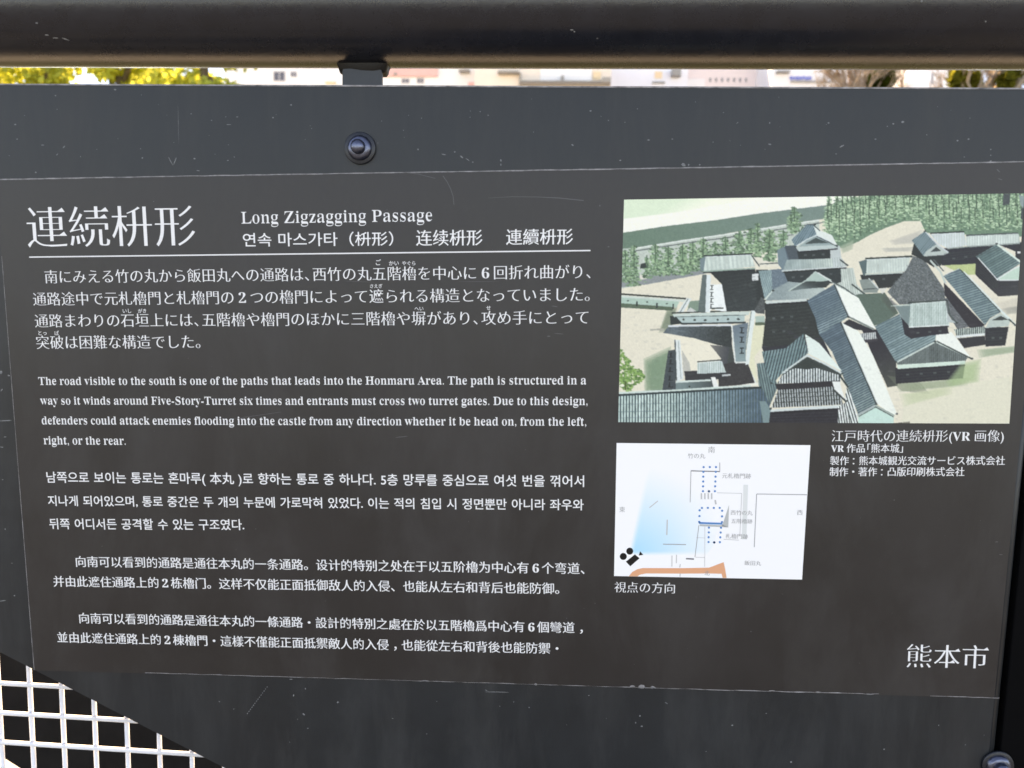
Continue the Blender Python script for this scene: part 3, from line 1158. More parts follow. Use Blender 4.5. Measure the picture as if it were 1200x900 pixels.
lettering('city_name', [('熊本市', 1062, 782.2, 1157.8, 783.9, None, {}, (0.019, 0.003, 0.10))], M_INK, film, TY)


# ================================================================== PRINTED PICTURES
class Print:
    """A small painter: flat shapes, stripes and dabs of printing ink on a raster that becomes
    the ink of a flat print (one colour per point of the print)."""

    def __init__(self, x0, y0, x1, y1, s=3):
        self.o, self.s = np.array([x0, y0]), s
        self.w, self.h = int((x1 - x0) * s), int((y1 - y0) * s)
        self.a = np.ones((self.h, self.w, 3)) * 255.0
        self.tab = rng.normal(size=997)

    def cloud(self, shape, cell):
        """smooth random patches"""
        h, w_ = shape
        g = rng.normal(size=(h // cell + 3, w_ // cell + 3))
        y, x = np.arange(h) / cell, np.arange(w_) / cell
        yi, xi = y.astype(int), x.astype(int)
        fy, fx = (y - yi)[:, None], (x - xi)[None, :]
        a, b = g[yi][:, xi], g[yi][:, xi + 1]
        c, d = g[yi + 1][:, xi], g[yi + 1][:, xi + 1]
        return (a * (1 - fx) + b * fx) * (1 - fy) + (c * (1 - fx) + d * fx) * fy

    def mask(self, pts):
        p = (np.array(pts, float) - self.o) * self.s
        xa, ya = np.floor(p.min(0)).astype(int) - 1
        xb, yb = np.ceil(p.max(0)).astype(int) + 1
        xa, ya, xb, yb = max(xa, 0), max(ya, 0), min(xb, self.w), min(yb, self.h)
        if xa >= xb or ya >= yb:
            return None
        X, Y = np.meshgrid(np.arange(xa, xb) + .5, np.arange(ya, yb) + .5)
        m = np.zeros(X.shape, bool)
        n = len(p)
        for i in range(n):
            (ax, ay), (bx, by_) = p[i], p[(i + 1) % n]
            if ay == by_:
                continue
            m ^= ((ay > Y) != (by_ > Y)) & (X < (bx - ax) * (Y - ay) / (by_ - ay) + ax)
        return (slice(ya, yb), slice(xa, xb)), m, X / self.s + self.o[0], Y / self.s + self.o[1]

    def poly(self, pts, c, c2=None, axis=None, noise=0, alpha=1.0, stripe=None):
        """c2/axis: blend from c to c2 along axis ((x,y),(x,y)); stripe=(dx,dy,period,colour,duty) lines along (dx,dy)."""
        r = self.mask(pts)
        if r is None:
            return
        sl, m, X, Y = r
        col = np.ones(m.shape + (3,)) * np.array(c, float)
        if c2 is not None:
            (ax, ay), (bx, by_) = axis
            t = ((X - ax) * (bx - ax) + (Y - ay) * (by_ - ay)) / ((bx - ax) ** 2 + (by_ - ay) ** 2)
            t = np.clip(t, 0, 1)[..., None]
            col = col * (1 - t) + np.array(c2, float) * t
        if stripe:
            dx, dy, per, sc, duty = stripe[:5]
            L = math.hypot(dx, dy)
            if per < 3.0:
                per *= 1.3
                sc = np.clip(np.array(c, float) + (np.array(sc, float) - np.array(c, float)) * 1.9, 0, 255)
            u = (X * (-dy) + Y * dx) / L
            f = (u / per) % 1.0
            k = (f < duty)[..., None] * (stripe[5] if len(stripe) > 5 else 1.0)
            row = np.floor(u / per).astype(int)
            col = col + (self.tab[row % 997] * 5.0)[..., None] + (self.cloud(m.shape, 16) * 7.0)[..., None]
            col = col * (1 - k) + np.array(sc, float) * k
        if noise:
            g = rng.normal(size=(m.shape[0] // 4 + 2, m.shape[1] // 4 + 2))
            g = np.repeat(np.repeat(g, 4, 0), 4, 1)[:m.shape[0], :m.shape[1]]
            col = col + (g * noise)[..., None]
        k = m[..., None] * alpha
        self.a[sl] = self.a[sl] * (1 - k) + col * k

    def line(self, pts, w_, c, alpha=1.0):
        for (a, b) in zip(pts, pts[1:]):
            a, b = np.array(a, float), np.array(b, float)
            d = b - a
            L = np.hypot(*d)
            if L < 1e-6:
                continue
            n_ = np.array([-d[1], d[0]]) / L * w_ / 2
            self.poly([a + n_, b + n_, b - n_, a - n_], c, alpha=alpha)

    def dab(self, x, y, rx, ry, c, alpha=1.0):
        k = np.linspace(0, 2 * math.pi, 10)[:-1]
        j = rng.uniform(.7, 1.2, 9)
        self.poly([(x + rx * math.cos(t) * q_, y + ry * math.sin(t) * q_) for t, q_ in zip(k, j)], c, alpha=alpha)

    def soft(self, pts, c, alpha=1.0, rings=5, grow=1.0):
        cx, cy = np.mean(pts, 0)
        for i in range(rings):
            f = grow * (1.25 - 0.5 * i / (rings - 1))
            self.poly([(cx + (x - cx) * f, cy + (y - cy) * f) for x, y in pts], c, alpha=alpha / rings * 1.6)

    def mesh(self, name, quad, y, parent, nx, ny, gain=0.93):
        u = np.linspace(0, 1, nx)
        v_ = np.linspace(0, 1, ny)
        U, V_ = np.meshgrid(u, v_)
        A, B, Cc, Dd = [np.array(q_, float) for q_ in quad]      # TL TR BR BL
        P = (1 - V_)[..., None] * ((1 - U)[..., None] * A + U[..., None] * B) + V_[..., None] * ((1 - U)[..., None] * Dd + U[..., None] * Cc)
        # average the raster over a small window round every point
        ix = np.clip(((P[..., 0] - self.o[0]) * self.s).astype(int), 1, self.w - 2)
        iy = np.clip(((P[..., 1] - self.o[1]) * self.s).astype(int), 1, self.h - 2)
        acc = 0
        for dx in (-1, 0, 1):
            for dy in (-1, 0, 1):
                acc = acc + self.a[iy + dy, ix + dx]
        colr = lin(np.clip(acc / 9, 0, 255)) * gain
        d = np.stack([(P[..., 0] - 600) / FPX, (P[..., 1] - 450) / FPX, np.ones_like(U)], -1) @ W2C
        t = (y - CAM[1]) / d[..., 1]
        Wd = CAM + d * t[..., None]
        org = parent_origin(parent)
        Wd = Wd - np.array(org)
        me = bpy.data.meshes.new(name)
        idx = np.arange(nx * ny).reshape(ny, nx)
        F = np.stack([idx[:-1, :-1], idx[1:, :-1], idx[1:, 1:], idx[:-1, 1:]], -1).reshape(-1, 4)
        me.vertices.add(nx * ny)
        me.vertices.foreach_set('co', Wd.reshape(-1))
        me.loops.add(F.size)
        me.loops.foreach_set('vertex_index', F.ravel().astype(np.int32))
        me.polygons.add(len(F))
        me.polygons.foreach_set('loop_start', np.arange(0, F.size, 4, dtype=np.int32))
        at = me.color_attributes.new('ink', 'FLOAT_COLOR', 'POINT')
        rgba = np.ones((nx * ny, 4))
        rgba[:, :3] = colr.reshape(-1, 3)
        at.data.foreach_set('color', rgba.ravel())
        me.update()
        me.validate()
        m = bpy.data.materials.new(name + '_ink')
        m.use_nodes = True
        n_, l_ = m.node_tree.nodes, m.node_tree.links
        an = n_.new('ShaderNodeAttribute')
        an.attribute_name = 'ink'
        b = n_['Principled BSDF']
        b.inputs['Roughness'].default_value = 0.5
        b.inputs['Specular IOR Level'].default_value = 0.35
        l_.new(an.outputs['Color'], b.inputs['Base Color'])
        return link(name, me, m, parent)


# ---- castle picture -------------------------------------------------
pr = Print(718, 218, 1212, 504)
CREAM, PAV = (234, 228, 211), (254, 253, 242)
pr.poly([(718, 218), (1212, 218), (1212, 504), (718, 504)], CREAM, noise=2)
pr.poly([(718, 218), (1000, 218), (1000, 240), (718, 275)], PAV)
pr.poly([(718, 218), (900, 218), (888, 231), (850, 239), (790, 249), (718, 258)], (223, 241, 217), c2=(250, 253, 236), axis=((790, 238), (800, 256)), noise=1)
pr.poly([(718, 274.5), (731, 272.6), (780, 265), (840, 257.8), (890, 250), (960, 241.5), (1010, 234.5), (1060, 228), (1060, 250), (975, 255), (925, 262), (900, 266.5), (860, 272), (830, 278), (790, 283), (765, 287.5), (718, 293)],
        (104, 138, 128), c2=(120, 146, 148), axis=((740, 280), (950, 255)), noise=2)
pr.poly([(718, 293), (765, 287.5), (830, 278), (900, 266.5), (960, 257), (960, 300), (830, 320), (718, 340)], (196, 208, 200), noise=5)
pr.line([(745, 291), (800, 282), (870, 272), (925, 263), (960, 258)], 1.6, (225, 232, 228))
pr.line([(745, 294), (800, 285.5), (870, 276), (925, 267), (975, 259)], 1.4, (110, 120, 130))
pr.line([(840, 287), (930, 275)], 1.2, (120, 130, 128))
pr.poly([(718, 338), (760, 333), (825, 321), (825, 314), (760, 322), (718, 328)], (146, 155, 158), noise=3)
pr.poly([(750, 322), (762, 319), (758, 327), (749, 328)], (225, 222, 212))
GRL, GRM, GRD = (163, 196, 160), (122, 158, 128), (78, 110, 90)


def conifer(x, t, b, hw, lightness=1.0):
    pr.line([(x, t), (x, b)], 1.6, GRD)
    n_ = int((b - t) * hw * 0.9)
    for i in range(n_):
        f = rng.uniform(0, 1) ** 0.8
        yy = t + (b - t) * f
        xx = x + rng.normal() * hw * (0.28 + 0.42 * f)
        c = (GRL, GRM, GRM, GRD)[rng.integers(4)]
        c = tuple(np.clip(np.array(c) * lightness * rng.uniform(.9, 1.12), 0, 255))
        pr.dab(xx, yy, rng.uniform(.9, 2.4), rng.uniform(.7, 1.5), c, .85)
    pr.line([(x, t - 1), (x, t + (b - t) * .55)], 1.1, GRD, .8)


for a in ((733, 294, 331, 6), (743, 288, 335, 6), (758, 300, 326, 4), (768, 287, 323, 8), (783, 289, 322, 8), (800, 287, 322, 9), (812, 284, 318, 7), (824, 279, 318, 8), (838, 284, 300, 6), (850, 278, 298, 6), (866, 272, 298, 7), (880, 268, 299, 8),
          (901, 269, 303, 9), (918, 270, 304, 7), (931, 243, 273, 8)):
    conifer(*a)
pr.poly([(751, 309), (757, 308), (757, 314), (750, 315)], (50, 65, 62))
pr.poly([(880, 296), (910, 296), (930, 304), (930, 314), (882, 311)], (232, 228, 214))
for a in ((888, 262, 301, 5), (902, 270, 306, 7)):
    conifer(*a)
pr.line([(890, 309.5), (925, 307.5)], 1.2, (90, 105, 115))
# forest at the right
FOR = [(965, 252), (974, 240), (980, 236), (1000, 232), (1030, 228), (1212, 222), (1212, 278), (1085, 273), (1079, 259), (1060, 259), (1038, 267), (1020, 275), (1006, 283), (988, 291), (972, 286)]
pr.poly(FOR, (112, 148, 126), noise=6)
low = lambda x: float(np.interp(x, [966, 988, 1006, 1020, 1038, 1060, 1079, 1086, 1204], [284, 290, 283, 275, 267, 259, 259, 273, 277]))
top_ = lambda x: float(np.interp(x, [966, 974, 985, 1000, 1030, 1204], [250, 240, 236, 231, 227, 224]))
for row in range(6):                          # rows of conifers, the far ones first
    for x in np.arange(968 + rng.uniform(0, 6), 1206, 9.5):
        x = float(x + rng.uniform(-2.5, 2.5))
        t0, b0_ = top_(x), low(x)
        yb = t0 + 16 + (b0_ - t0 - 14) * row / 5.0
        if yb > b0_ + 1:
            continue
        yt = max(yb - rng.uniform(24, 32), 223)
        hw = rng.uniform(3.6, 5.2)
        pr.line([(x, yt), (x + .5, yb)], 1.7, (78, 110, 92), .75)
        for q in range(46):
            f = rng.uniform(0, 1)
            xx, yy = x + rng.normal() * hw * (0.2 + 0.6 * f), yt + (yb - yt) * f
            c = ((206, 232, 200), (186, 216, 184), (152, 188, 154), (124, 160, 132), (92, 128, 104))[rng.integers(5)]
            pr.dab(xx, yy, rng.uniform(.9, 2.2), rng.uniform(.6, 1.2), c, .8)
        pr.line([(x, yt - 1), (x + .3, yt + (yb - yt) * .45)], 1.2, (62, 92, 76), .75)
pr.poly([(1176, 227), (1184, 227), (1183, 239), (1175, 241)], (74, 82, 98), noise=4)
pr.poly([(1194, 228), (1200, 230), (1204, 250), (1196, 240)], (140, 160, 172))
pr.poly([(1197, 243), (1204, 246), (1204, 262), (1196, 256)], (66, 78, 92))
pr.soft([(1045, 282), (1078, 271), (1078, 284), (1050, 286)], (196, 194, 186), .8)
pr.soft([(1036, 291), (1068, 290), (1066, 294), (1040, 295)], (190, 190, 182), .9)
pr.soft([(985, 289), (1000, 282), (998, 292), (988, 296)], (170, 185, 165), .8)
TIL = (205, 218, 221)
DK = (40, 46, 58)
# left walled court
pr.soft([(757, 424), (783, 412), (776, 458), (758, 458)], (120, 152, 126), 1.0)
pr.poly([(764, 422), (783, 413), (776, 458), (762, 458)], (128, 158, 134), alpha=.6)
pr.soft([(782, 364), (792, 362), (786, 386), (774, 387)], (110, 130, 110), .8)
pr.line([(762, 386.5), (778, 386)], 2.2, (180, 178, 168))
pr.poly([(718, 353), (790, 359), (788, 364), (718, 360)], (92, 116, 96), noise=4)
pr.poly([(718, 347.5), (796, 353.5), (793, 360), (718, 354.5)], (170, 203, 198), noise=2)
pr.poly([(718, 345.5), (803, 351.5), (801, 354), (718, 348)], (203, 216, 218))
pr.line([(718, 343.8), (804, 350)], 2.0, (38, 48, 56))
for (x, yy) in ((736, 352.6), (758.5, 353.9), (781.5, 356)):
    pr.dab(x, yy, 1.3, 1.0, (50, 66, 72))
for (x, yy) in ((746.5, 353), (770, 355), (789, 356)):
    pr.line([(x, yy), (x - .4, yy + 6)], 1.8, (48, 62, 60))
pr.poly([(808, 353), (820, 352), (818, 366), (805, 366)], (132, 157, 142))
pr.poly([(809, 360), (818, 366), (804, 366)], (206, 210, 208))
pr.poly([(805, 349), (810.5, 350), (800.5, 366), (794, 366)], (220, 230, 230))
pr.line([(806.5, 350), (797, 366)], .9, (110, 130, 138))
pr.poly([(785, 370), (792, 371), (800, 379), (786, 381)], (42, 54, 64))
pr.poly([(792, 371), (873, 369), (872, 378), (800, 379)], (174, 198, 208), noise=2)
pr.poly([(788, 368), (879, 364.8), (877, 369.4), (790, 371.6)], (198, 213, 217))
pr.line([(787, 366.8), (882, 363.6)], 1.5, (44, 58, 66))
pr.line([(791, 371.4), (874, 369.2)], .8, (84, 104, 114))
pr.line([(798, 379.4), (874, 378)], 1.8, (44, 54, 66))
for (x, yy, w_) in ((801, 374.5, 1.2), (814, 375, 1.6), (826.5, 375.2, 1.7), (841, 374.6, 1.4), (853, 374.2, 1.6), (865, 374, 2.0)):
    pr.dab(x, yy, w_, 1.3, (44, 56, 66))
pr.poly([(783, 383), (857, 382), (858, 408), (840, 404), (812, 396), (777, 390)], (96, 112, 132), c2=(48, 56, 68), axis=((790, 388), (850, 392)), noise=6)
pr.line([(783, 382), (857, 381)], 2.0, (218, 226, 230))
pr.poly([(776, 391), (812, 396), (840, 404), (858, 408), (852, 425), (842, 440), (800, 440), (797, 402)], (240, 234, 217))
pr.poly([(832, 404), (858, 407), (862, 428), (842, 436), (845, 420)], (64, 72, 80), c2=(130, 130, 126), axis=((856, 415), (834, 412)))
pr.poly([(842, 428), (860, 424), (877, 424.5), (885, 450), (842, 453)], (60, 60, 62), noise=3)
pr.poly([(857, 382), (877, 378), (874, 404), (874, 425), (861, 425)], (108, 128, 154), c2=(140, 165, 178), axis=((866, 385), (868, 424)))
for yy in (387, 398, 411):
    pr.line([(869.5, yy - 3.5), (869, yy + 3.5)], 1.4, (34, 44, 60))
    pr.line([(867, yy - 3), (872, yy - 3.2)], 1.1, (34, 44, 60))
    pr.line([(866.8, yy + 3.2), (872, yy + 3)], 1.1, (34, 44, 60))
pr.line([(857.5, 381), (861.5, 425), (877, 424.5), (886, 450)], 1.8, (226, 232, 228))
pr.poly([(885, 378), (896, 378), (894, 405), (884, 418), (888, 452), (878, 430), (877, 405)], (230, 229, 202))
pr.poly([(880.5, 364), (885.8, 363.5), (882, 390), (878, 426), (873.5, 428), (876.5, 395)], (224, 236, 234))
pr.line([(880.5, 365), (874, 410)], .9, (120, 140, 148))
pr.poly([(885, 371), (896, 370), (896, 378), (885.5, 378.5)], (172, 196, 194))
pr.poly([(885, 378), (896, 377.5), (896, 381), (885, 381.5)], (92, 112, 92))
# stepped wall and low roofs
pr.poly([(783, 411), (791, 409.5), (792, 458), (776, 458)], (66, 78, 96), noise=4)
for yy in (416, 424, 433, 443, 451):
    pr.line([(786.5 - (yy - 416) * .05, yy - 3), (785.8 - (yy - 416) * .05, yy + 3)], 1.6, (24, 34, 50))
    pr.line([(783, yy + 2.6), (789, yy + 2.4)], 1.0, (24, 34, 50))
pr.poly([(799, 410), (808, 425), (810, 437), (801, 440)], (196, 196, 188), noise=3)
pr.poly([(790, 398.5), (797, 398.5), (801, 444), (793, 447)], (222, 232, 233))
pr.line([(791, 398), (792.6, 446)], 1.4, (60, 76, 88))
pr.line([(795, 400), (798, 444)], .7, (150, 165, 172))
pr.poly([(802, 435), (852, 434), (852, 444), (803, 446)], (52, 56, 60))
pr.poly([(817.5, 425), (846, 423), (851, 436.5), (817, 438)], (208, 222, 222), stripe=(0, 1, 2.0, (188, 206, 208), .4))
pr.line([(817, 424), (846, 421.8)], 1.4, (54, 68, 74))
pr.line([(846, 440), (856, 439.3)], 2.0, (196, 204, 206))
pr.poly([(792, 447), (834, 443.5), (838, 456), (792, 458)], (118, 142, 154), c2=(70, 84, 96), axis=((800, 450), (836, 450)))
pr.line([(792, 447.6), (833, 445.5)], 2.0, (214, 226, 230))
pr.dab(808, 453, 1.5, 1.2, (40, 50, 60))
pr.poly([(833, 442), (838, 441.5), (843, 455), (837, 456.5)], (236, 239, 236))
pr.line([(838, 456), (862, 453.6), (888, 449.5)], 3.2, (236, 236, 226))
# long house behind the court
pr.poly([(832, 319), (885, 316), (893, 350), (884, 364), (851, 365), (846, 333)], DK, c2=(50, 58, 72), axis=((860, 320), (870, 364)), noise=2)
pr.poly([(886, 316), (900, 316), (897, 350), (886, 352)], (38, 46, 58))
pr.poly([(823, 322), (829, 322), (827, 366), (818, 365)], (98, 114, 124))
pr.poly([(828, 322), (833, 322), (832, 366), (826.5, 366)], (222, 234, 236))
pr.poly([(832, 333.5), (846, 333), (851.5, 365), (846, 365), (834, 362), (831, 366)], (240, 247, 247))
pr.line([(834, 361.5), (848, 361)], 1.6, (60, 70, 76))
for yy in (337, 345, 352, 359):
    pr.line([(834.4 - (yy - 337) * .05, yy - 2.6), (834 - (yy - 337) * .05, yy + 2.6)], 1.3, (52, 64, 72))
    pr.line([(832, yy + 2.3), (836, yy + 2.3)], .9, (52, 64, 72))
    pr.line([(832.2, yy - 2.3), (836.2, yy - 2.3)], .9, (52, 64, 72))
pr.poly([(820, 304), (827, 300), (825.5, 319), (821, 317)], (116, 140, 158))
pr.poly([(827, 300.8), (880.5, 298), (884.5, 312.5), (824.5, 317.5)], TIL, stripe=(.1, 1, 5.0, (188, 204, 208), .45), noise=2)
pr.line([(826, 299.8), (881, 297.4)], 1.9, (48, 64, 68))
pr.line([(824, 318.4), (885, 314.6)], 2.0, (150, 178, 176))
pr.line([(880.5, 299), (890, 312)], 1.3, (60, 76, 86))
pr.poly([(881.5, 321), (889, 320.5), (888.5, 328.5), (881.5, 329)], (220, 226, 226))
pr.poly([(892, 348), (896.5, 352), (896, 368), (886, 367), (884, 364)], (84, 88, 100), noise=8)
# great turret -----------------------------------------------------
pr.poly([(896, 355), (948, 351), (962, 392), (975, 420), (950, 410), (905, 440), (893, 408), (897, 372)], (36, 43, 54), c2=(46, 50, 60), axis=((910, 355), (915, 405)), noise=2)
pr.poly([(918, 316), (987, 312), (990, 332), (920, 332)], (42, 52, 66), noise=2)
pr.poly([(889, 317.5), (904, 316), (905, 340), (896, 350.5)], (148, 176, 188), stripe=(-.3, 1, 1.6, (126, 156, 172), .45))
pr.poly([(904, 316), (917, 315), (924, 332), (922, 340), (905, 341)], (104, 126, 152), noise=5)
pr.poly([(905, 340), (924, 330), (962, 334), (968, 340), (958, 350), (897, 352.5)], (142, 160, 174), c2=(180, 194, 202), axis=((915, 338), (958, 344)), noise=4)
pr.line([(897, 351), (906, 340)], 1.4, (205, 220, 224))
pr.poly([(896.5, 353.2), (945, 350), (946, 353), (898, 356)], (208, 220, 217))
pr.poly([(924, 341), (944, 329.5), (975, 330), (968, 337), (948, 338)], (48, 58, 70), c2=(104, 120, 132), axis=((950, 330), (945, 340)))
pr.poly([(943, 329.5), (956, 318.5), (975, 328), (962, 330)], (172, 198, 200))
pr.line([(924, 341), (944, 329), (956, 318)], 1.3, (190, 208, 210))
pr.line([(956, 318), (976, 331), (990, 346)], 1.6, (214, 224, 222))
pr.poly([(985, 314), (1000, 314), (1004, 333), (1014, 345), (1003, 350), (978, 334), (986, 330)], (206, 216, 211), stripe=(.15, 1, 2.0, (188, 202, 200), .4))
pr.line([(998, 333), (1014, 345)], 1.8, (62, 78, 86))
pr.line([(975, 330), (990, 338), (1004, 348)], 1.6, (84, 100, 110))
pr.poly([(911, 293), (919, 289), (924, 305), (918, 317), (912, 310)], (112, 138, 160))
pr.poly([(919, 289), (932, 287), (936, 303), (924, 306)], (82, 100, 126), noise=3)
pr.poly([(922, 304.5), (984, 299.5), (993, 311.5), (917, 318)], (158, 178, 188), c2=(206, 216, 216), axis=((930, 310), (988, 306)), stripe=(.1, 1, 2.2, (150, 170, 182), .35, .5))
pr.line([(916, 317.6), (992, 312.6)], 1.5, (205, 216, 216))
pr.poly([(984, 291), (986, 303), (994, 311.5), (986, 306)], (190, 204, 204))
pr.line([(984, 304), (994, 311.5)], 1.6, (60, 74, 84))
pr.poly([(920, 288), (931, 287.6), (936, 295), (936, 304), (925, 304)], (72, 88, 110))
pr.poly([(934, 294), (973, 292.5), (973, 303), (936, 304)], (38, 46, 58))
pr.poly([(973, 288), (984, 288), (986, 301), (973, 302.5)], (196, 208, 208))
pr.poly([(934, 290), (981, 285.5), (983, 290.5), (936, 294.8)], (188, 203, 212))
pr.poly([(936, 289), (948, 280), (956, 276), (968, 281), (980, 287)], (150, 172, 184))
pr.poly([(943, 286), (956, 278.5), (971, 284.5)], (62, 82, 92))
pr.poly([(946, 263), (953, 264), (957, 275.5), (944, 282.5), (932, 289), (927.5, 281)], (92, 124, 150), stripe=(-.6, 1, 1.8, (110, 142, 164), .4))
pr.poly([(953, 263.5), (961, 270), (975, 275.5), (981.5, 288), (968, 281), (957, 275.5)], (226, 236, 232))
pr.line([(932, 289), (945, 281), (957, 275.5), (969, 281.5), (981, 288)], 1.2, (214, 226, 228))
pr.line([(957, 277), (970, 283), (982, 289.5)], .9, (56, 72, 84))
pr.line([(946, 263), (953, 263.6), (961, 270.5)], 1.2, (60, 84, 100))
# long houses down the middle
pr.poly([(1003, 345), (1037, 343), (1053, 367), (1034, 379), (1024, 382), (1012, 362)], (94, 118, 108), noise=2)
pr.poly([(1010, 386), (1030, 386), (1050, 424), (1052, 452), (1040, 454), (1020, 410)], (44, 44, 54), c2=(84, 92, 84), axis=((1030, 405), (1048, 456)))
pr.poly([(1040, 440), (1076, 446), (1090, 462), (1056, 458)], (120, 128, 112), alpha=.5)
pr.poly([(1008, 391), (1026, 389), (1028, 397), (1010, 398.5)], (212, 217, 217), stripe=(0, 1, 1.8, (150, 158, 166), .4))
pr.poly([(1009, 398.5), (1028, 397), (1029, 400), (1010, 402)], (60, 58, 66))
pr.poly([(946, 352), (977, 333.5), (994.5, 371), (986, 377), (960, 392), (955, 372)], (94, 124, 150), c2=(124, 152, 166), axis=((960, 350), (985, 380)), stripe=(1, -.45, 2.1, (82, 110, 138), .4))
pr.poly([(978, 333.5), (1006, 349), (1026, 384.5), (1021, 385.5), (994.5, 371)], (243, 249, 242), noise=1)
pr.line([(977.5, 333), (994.5, 372)], 1.5, (58, 78, 92))
pr.poly([(988, 379), (995, 374), (1022, 386), (1012, 387.5), (1000, 386)], (44, 48, 56))
pr.line([(994, 371), (1024, 386)], 2.0, (130, 142, 148))
pr.poly([(960, 392), (985, 377.5), (1027, 473.5), (1006, 486.5), (990, 446), (975, 412)], (86, 116, 142), c2=(126, 154, 164), axis=((978, 390), (1010, 476)), stripe=(1, -.5, 2.1, (76, 102, 130), .4))
pr.poly([(985, 377.5), (1006, 388), (1021, 412), (1051, 484.5), (1046, 487), (1028, 473)], (240, 247, 240), noise=1)
pr.line([(985, 377.5), (1027, 473.5)], 1.7, (52, 72, 84))
pr.poly([(1005.5, 487.5), (1026, 476), (1047.5, 488), (1047, 504), (1006, 504)], (190, 228, 228))
pr.line([(1005, 486.6), (1025.5, 475.2)], 2.2, (176, 190, 190))
pr.line([(1025.5, 475.2), (1048, 487.2)], 2.2, (160, 176, 178))
pr.line([(1006.5, 488), (1026, 477), (1047, 488.6)], .9, (58, 76, 84))
pr.poly([(1044, 496.5), (1066, 494), (1068, 504), (1040, 504)], (44, 42, 42))
# middle upper house and stone slope
pr.poly([(1008, 322), (1062, 319), (1044, 337), (1030, 338), (1024, 328), (1010, 328)], (42, 46, 58))
pr.poly([(1007, 328), (1020, 327), (1030, 338), (1028, 343), (1012, 343)], (138, 150, 156))
pr.line([(1012, 339), (1029, 338)], 1.2, (80, 92, 104))
pr.line([(1018, 326), (1029, 338)], 1.4, (206, 216, 216))
pr.poly([(1030, 338), (1040, 337), (1034, 345)], (222, 222, 214))
pr.poly([(1006.5, 306.5), (1016, 304), (1015, 320), (1012, 324)], (84, 112, 126))
pr.poly([(1016, 303.5), (1067, 300.5), (1063, 318), (1015, 320.5)], (205, 217, 220), stripe=(.05, 1, 3.2, (190, 204, 210), .4))
pr.line([(1015, 303), (1068, 300.4)], 1.9, (46, 60, 66))
pr.line([(1014, 322), (1058, 319.6)], 2.0, (186, 202, 204))
pr.poly([(1070, 300), (1083, 304), (1106, 338), (1108, 352), (1068, 356), (1054, 357), (1040, 342), (1062, 316)], (104, 110, 124), noise=11)
pr.poly([(1107, 350), (1112, 348), (1141, 382), (1122, 386), (1110, 366)], (108, 110, 126), noise=10)
for i in range(420):
    x, yy = rng.uniform(1042, 1108), rng.uniform(302, 355)
    if yy > 300 + abs(x - 1072) * (1.5 if x > 1072 else 1.25):
        pr.dab(x, yy, rng.uniform(.5, 1.2), rng.uniform(.5, 1.1), ((128, 134, 146), (84, 90, 104), (140, 144, 152))[rng.integers(3)], .7)
pr.soft([(1036, 345), (1052, 358), (1048, 368), (1034, 352)], (84, 92, 100), .6)
# upper right houses
pr.poly([(1104, 310), (1144, 308), (1150, 300), (1144, 322), (1128, 322)], (192, 206, 152), noise=3)
pr.poly([(1094, 292), (1134, 289), (1204, 284), (1204, 300), (1168, 286), (1150, 298), (1144, 309), (1104, 311)], (42, 46, 56), noise=2)
pr.poly([(1190, 284), (1204, 284), (1204, 312), (1190, 304)], (44, 46, 54))
pr.line([(1192, 296), (1204, 295)], 2.2, (224, 226, 226))
pr.poly([(1090, 274.5), (1130, 272), (1133, 287.5), (1112, 291.5), (1100, 286)], (212, 223, 226), stripe=(0, 1, 3.0, (196, 208, 214), .4))
pr.poly([(1132, 276.5), (1194, 273.5), (1195.5, 284.5), (1133, 289)], (206, 218, 223), stripe=(0, 1, 3.0, (192, 205, 212), .4))
pr.line([(1090, 273.4), (1130, 271.4)], 1.7, (50, 66, 72))
pr.line([(1132, 275.8), (1193.5, 273)], 1.7, (84, 98, 108))
pr.line([(1110, 291.5), (1133, 289.2), (1195, 285.3)], 1.4, (150, 162, 168))
pr.poly([(1071, 285), (1082, 299), (1104, 300), (1103, 311), (1094, 313), (1080, 304), (1068, 298)], (40, 46, 58))
pr.poly([(1068.5, 281.5), (1084, 271), (1098, 286.5), (1086, 294), (1082, 300)], (98, 124, 146), stripe=(-.8, 1, 1.8, (116, 144, 162), .4))
pr.poly([(1082, 300.5), (1086, 294), (1097.5, 286), (1113, 296.5), (1105, 299)], (186, 197, 203))
pr.poly([(1090, 295.5), (1097, 289.4), (1103, 294)], (62, 74, 86))
pr.line([(1084, 271), (1098, 286), (1113, 297)], 1.5, (206, 216, 220))
pr.line([(1090, 305), (1102, 318), (1108, 332)], 2.2, (192, 204, 208))
pr.line([(1094, 304), (1106, 318)], 1.4, (90, 104, 116))
pr.poly([(1143.5, 301), (1150, 300), (1172, 329), (1204, 327), (1204, 345), (1170, 347.5), (1143, 322)], (40, 43, 52), c2=(60, 62, 66), axis=((1170, 320), (1180, 346)))
pr.poly([(1143.5, 300.5), (1167.5, 286.5), (1196, 308.5), (1186, 315), (1169, 326)], (94, 130, 140), c2=(112, 146, 156), axis=((1150, 300), (1185, 310)), stripe=(1, -.55, 2.2, (82, 114, 128), .35))
pr.poly([(1169, 327.6), (1188, 316), (1204, 309), (1204, 328)], (188, 218, 212))
pr.line([(1168, 286), (1204, 313)], 2.2, (214, 230, 230))
pr.line([(1169, 327), (1188, 315), (1204, 308)], 1.4, (220, 232, 232))
pr.line([(1146, 302), (1169.5, 328.5), (1204, 328)], 1.3, (222, 230, 230))
pr.soft([(1168, 356), (1196, 348), (1196, 364), (1176, 362)], (212, 206, 192), .7)
pr.soft([(1176, 362), (1198, 358), (1198, 366), (1180, 368)], (150, 152, 146), .5)
